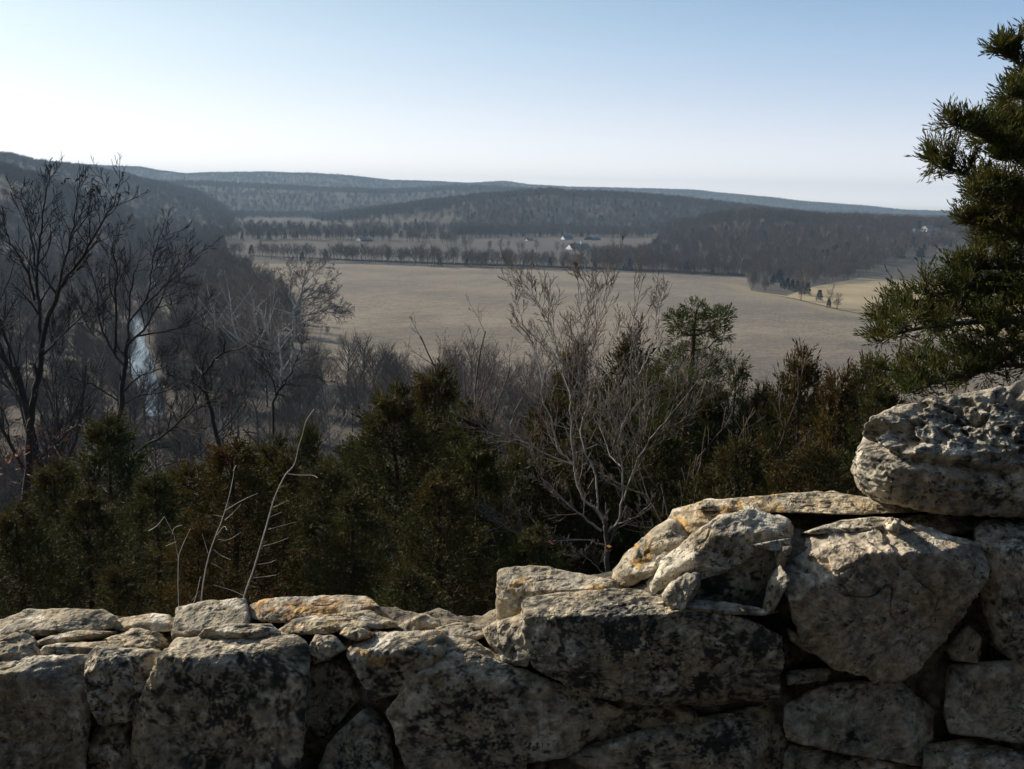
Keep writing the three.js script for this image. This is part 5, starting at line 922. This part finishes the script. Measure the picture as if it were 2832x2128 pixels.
// ---------------------------------------------------------------- farm
const white = std({ color: rgb(0.72, 0.70, 0.68), roughness: 0.8 }), roofDark = std({ color: rgb(0.09, 0.085, 0.085), roughness: 0.7 }), roofMetal = std({ color: rgb(0.10, 0.115, 0.14), roughness: 0.75 }), barnWood = std({ color: rgb(0.075, 0.055, 0.045) }), glass = std({ color: rgb(0.03, 0.035, 0.045), roughness: 0.2 }), brick = std({ color: rgb(0.20, 0.10, 0.075) });
function box(w, h, d, x, y, z) { const g = new THREE.BoxGeometry(w, h, d); g.translate(x, y, z); return g; }
function gable(w, h, d, rise, over = 0.4) { // closed gable body
  const s = new THREE.Shape([[-w / 2, 0], [w / 2, 0], [w / 2, h], [0, h + rise], [-w / 2, h]].map((p) => new THREE.Vector2(...p))), g = new THREE.ExtrudeGeometry(s, { depth: d, bevelEnabled: false }); g.translate(0, 0, -d / 2); return g;
}
function roofSheet(prof, d, t = 0.18) { const up = prof.map(([x, y]) => new THREE.Vector2(x, y + t)), lo = prof.map(([x, y]) => new THREE.Vector2(x, y + 0.03)).reverse(), g = new THREE.ExtrudeGeometry(new THREE.Shape(up.concat(lo)), { depth: d, bevelEnabled: false }); g.translate(0, 0, -d / 2); return g; }
function building(name, label, p, turn, w, h, d, rise, wallMat, roofMat, prof, extra) {
  const o = new THREE.Group(); add(o, name, label, 'building'); o.position.copy(p); o.rotation.y = turn; o.scale.setScalar(name === 'barn' ? 1.2 : name.startsWith('ridge') ? 0.85 : 1.5);
  if (prof) { const s = new THREE.Shape([[-w / 2, 0], [w / 2, 0], ...[...prof].reverse()].map((q) => new THREE.Vector2(...q))), g = new THREE.ExtrudeGeometry(s, { depth: d, bevelEnabled: false }); g.translate(0, 0, -d / 2); mesh(g, wallMat, 'wall', o); mesh(roofSheet(prof, d + 0.8), roofMat, 'roof', o); }
  else { mesh(gable(w, h, d, rise), wallMat, 'wall', o); mesh(roofSheet([[-w / 2 - 0.4, h - 0.4 * rise / (w / 2)], [0, h + rise], [w / 2 + 0.4, h - 0.4 * rise / (w / 2)]], d + 0.8), roofMat, 'roof', o); }
  extra?.(o); return o;
}
const win = (o, x, y, z, w = 0.9, h = 1.3) => mesh(box(w, h, 0.08, x, y, z), glass, 'window', o);
const doorway = (o, x, z, w = 1.1, h = 2.1, m = barnWood) => mesh(box(w, h, 0.08, x, h / 2 + 0.02, z), m, 'door', o);
const gambrel = (w, h, r) => { const P = []; for (let k = 0; k <= 10; k++) { const a = Math.PI * (1 - k / 10); P.push([Math.cos(a) * w / 2, h + Math.sin(a) * r]); } return P; };
building('barn', 'dark round-roofed barn with shiny metal roof beside the wood', onLevel(1279, 531), -0.5, 11, 3.4, 15, 0, barnWood, roofMetal, gambrel(11, 3.4, 5.2), (o) => { doorway(o, 0, 7.56, 3.2, 3.2, roofDark); win(o, 0, 5.6, 7.55, 1.3, 1.3); mesh(box(5, 2.4, 13, 8.1, 1.2, 0), barnWood, 'lean_to', o); mesh(roofSheet([[5.5, 3.3], [11, 2.4]], 14), roofMetal, 'roof', o); });
building('farm_shed', 'small white upright shed in front of the barn with dark side', onLevel(1224, 530), -1.15, 6, 5.4, 7, 2, white, roofMetal, null, (o) => { doorway(o, 0, 3.56, 2.6, 3.2); });
building('farmhouse', 'low white farmhouse with dark roof below the barn', onLevel(1248, 546), -1.15, 9, 3.2, 13, 2.6, white, roofDark, null, (o) => { for (const x of [-2.6, 2.6]) win(o, x, 1.7, 6.55); doorway(o, 0, 6.56); for (const z of [-4, -1, 2]) mesh(box(0.08, 1.3, 0.9, 4.55, 1.7, z), glass, 'window', o); mesh(box(0.9, 2.2, 0.9, 0.6, 6.2, -2), white, 'chimney', o.getObjectByName('roof')); mesh(box(3.6, 2.6, 5, -6.2, 1.3, 2), white, 'porch', o); });
building('pump_house', 'tiny white hut standing alone in the tawny pasture', onLevel(1143, 532), -1.15, 4.6, 4.4, 4.6, 1.2, white, roofDark, null, (o) => { doorway(o, 0.6, 2.36, 1.3, 2.2); win(o, -1.2, 2.6, 2.35); });
building('machine_shed', 'white-fronted machine shed with long dark side beyond the stubble strip', onLevel(786, 532), -0.95, 7, 5.0, 9, 1.2, white, roofMetal, null, (o) => { mesh(box(0.1, 4.2, 8.6, 3.56, 2.2, 0), roofDark, 'side_cladding', o); doorway(o, -1, 4.56, 2.4, 3.2); });
building('small_shed', 'little white shed past the machine shed', onLevel(843, 530), -1.15, 4, 2.6, 5, 1, white, roofDark, null, (o) => doorway(o, 0, 2.56));
building('small_shed', 'low pale shed next to the little white shed', onLevel(858, 530), -1.15, 7, 2.2, 4, 0.9, white, roofMetal, null, (o) => doorway(o, 0, 2.06));
building('brown_farmhouse', 'brick house half hidden by the trees of the wood edge', onLevel(1472, 550), 0.15, 15, 3, 8, 2.4, brick, roofDark, null, (o) => { for (const x of [-5, -2, 3]) win(o, x, 1.6, 4.05); doorway(o, 1, 4.06, 1.1, 2.1, white); });
{ const p = hillPoint(2006, 494); building('ridge_house', 'white house on the wooded ridge beside the great cedar', p, -1.15, 9, 4.4, 13, 2.2, white, roofDark, null, (o) => { for (const x of [-2.6, 0, 2.6]) win(o, x, 2.4, 6.55, 1, 1.6); doorway(o, 1.3, 6.56); }); const q = hillPoint(1978, 496); building('ridge_shed', 'tiny white shed near the house on the ridge', q, -1.15, 5, 3.4, 5, 1, white, roofMetal, null, (o) => doorway(o, 0, 2.06)); }
function car(label, vx, vy, col, turn) { const o = new THREE.Group(); add(o, 'parked_car', label, 'car'); o.position.copy(onLevel(vx, vy)); o.position.y += 0.16; o.rotation.y = turn; const m = std({ color: col, roughness: 0.35 }); const s = new THREE.Shape([[-2.2, 0.35], [2.2, 0.35], [2.2, 0.85], [1.3, 0.95], [0.7, 1.45], [-1.2, 1.45], [-1.7, 0.95], [-2.2, 0.9]].map((p) => new THREE.Vector2(...p))), g = new THREE.ExtrudeGeometry(s, { depth: 1.6, bevelEnabled: true, bevelSize: 0.06, bevelThickness: 0.06, bevelSegments: 1 }); g.translate(0, 0, -0.8); mesh(g, m, 'body', o); for (const x of [-1.35, 1.35]) for (const z of [-0.82, 0.82]) { const c = new THREE.CylinderGeometry(0.34, 0.34, 0.22, 12); c.rotateX(Math.PI / 2); c.translate(x, 0.34, z); mesh(c, glass, 'wheel', o); } mesh(box(1.6, 0.36, 1.76, -0.25, 1.18, 0), glass, 'window', o); }
car('dark car parked in the pasture by the track', 1010, 536, rgb(0.05, 0.05, 0.055), 0.4);
car('white car parked near the wood beyond the pasture', 1052, 529, rgb(0.7, 0.7, 0.7), 0.2);
car('white car parked beside the low white farmhouse', 1266, 546, rgb(0.7, 0.7, 0.7), 1.0);
{ let n = 0; const seen = new Set(); let un = 0; scene.traverse((o) => { if (o.isMesh && !o.isInstancedMesh) { const t = o.geometry.index ? o.geometry.index.count / 3 : o.geometry.attributes.position.count / 3; n += t; if (!seen.has(o.geometry)) { seen.add(o.geometry); un += t; } } }); console.log('triangles', Math.round(n), 'of shapes', Math.round(un)); }
renderer.render(scene, camera);
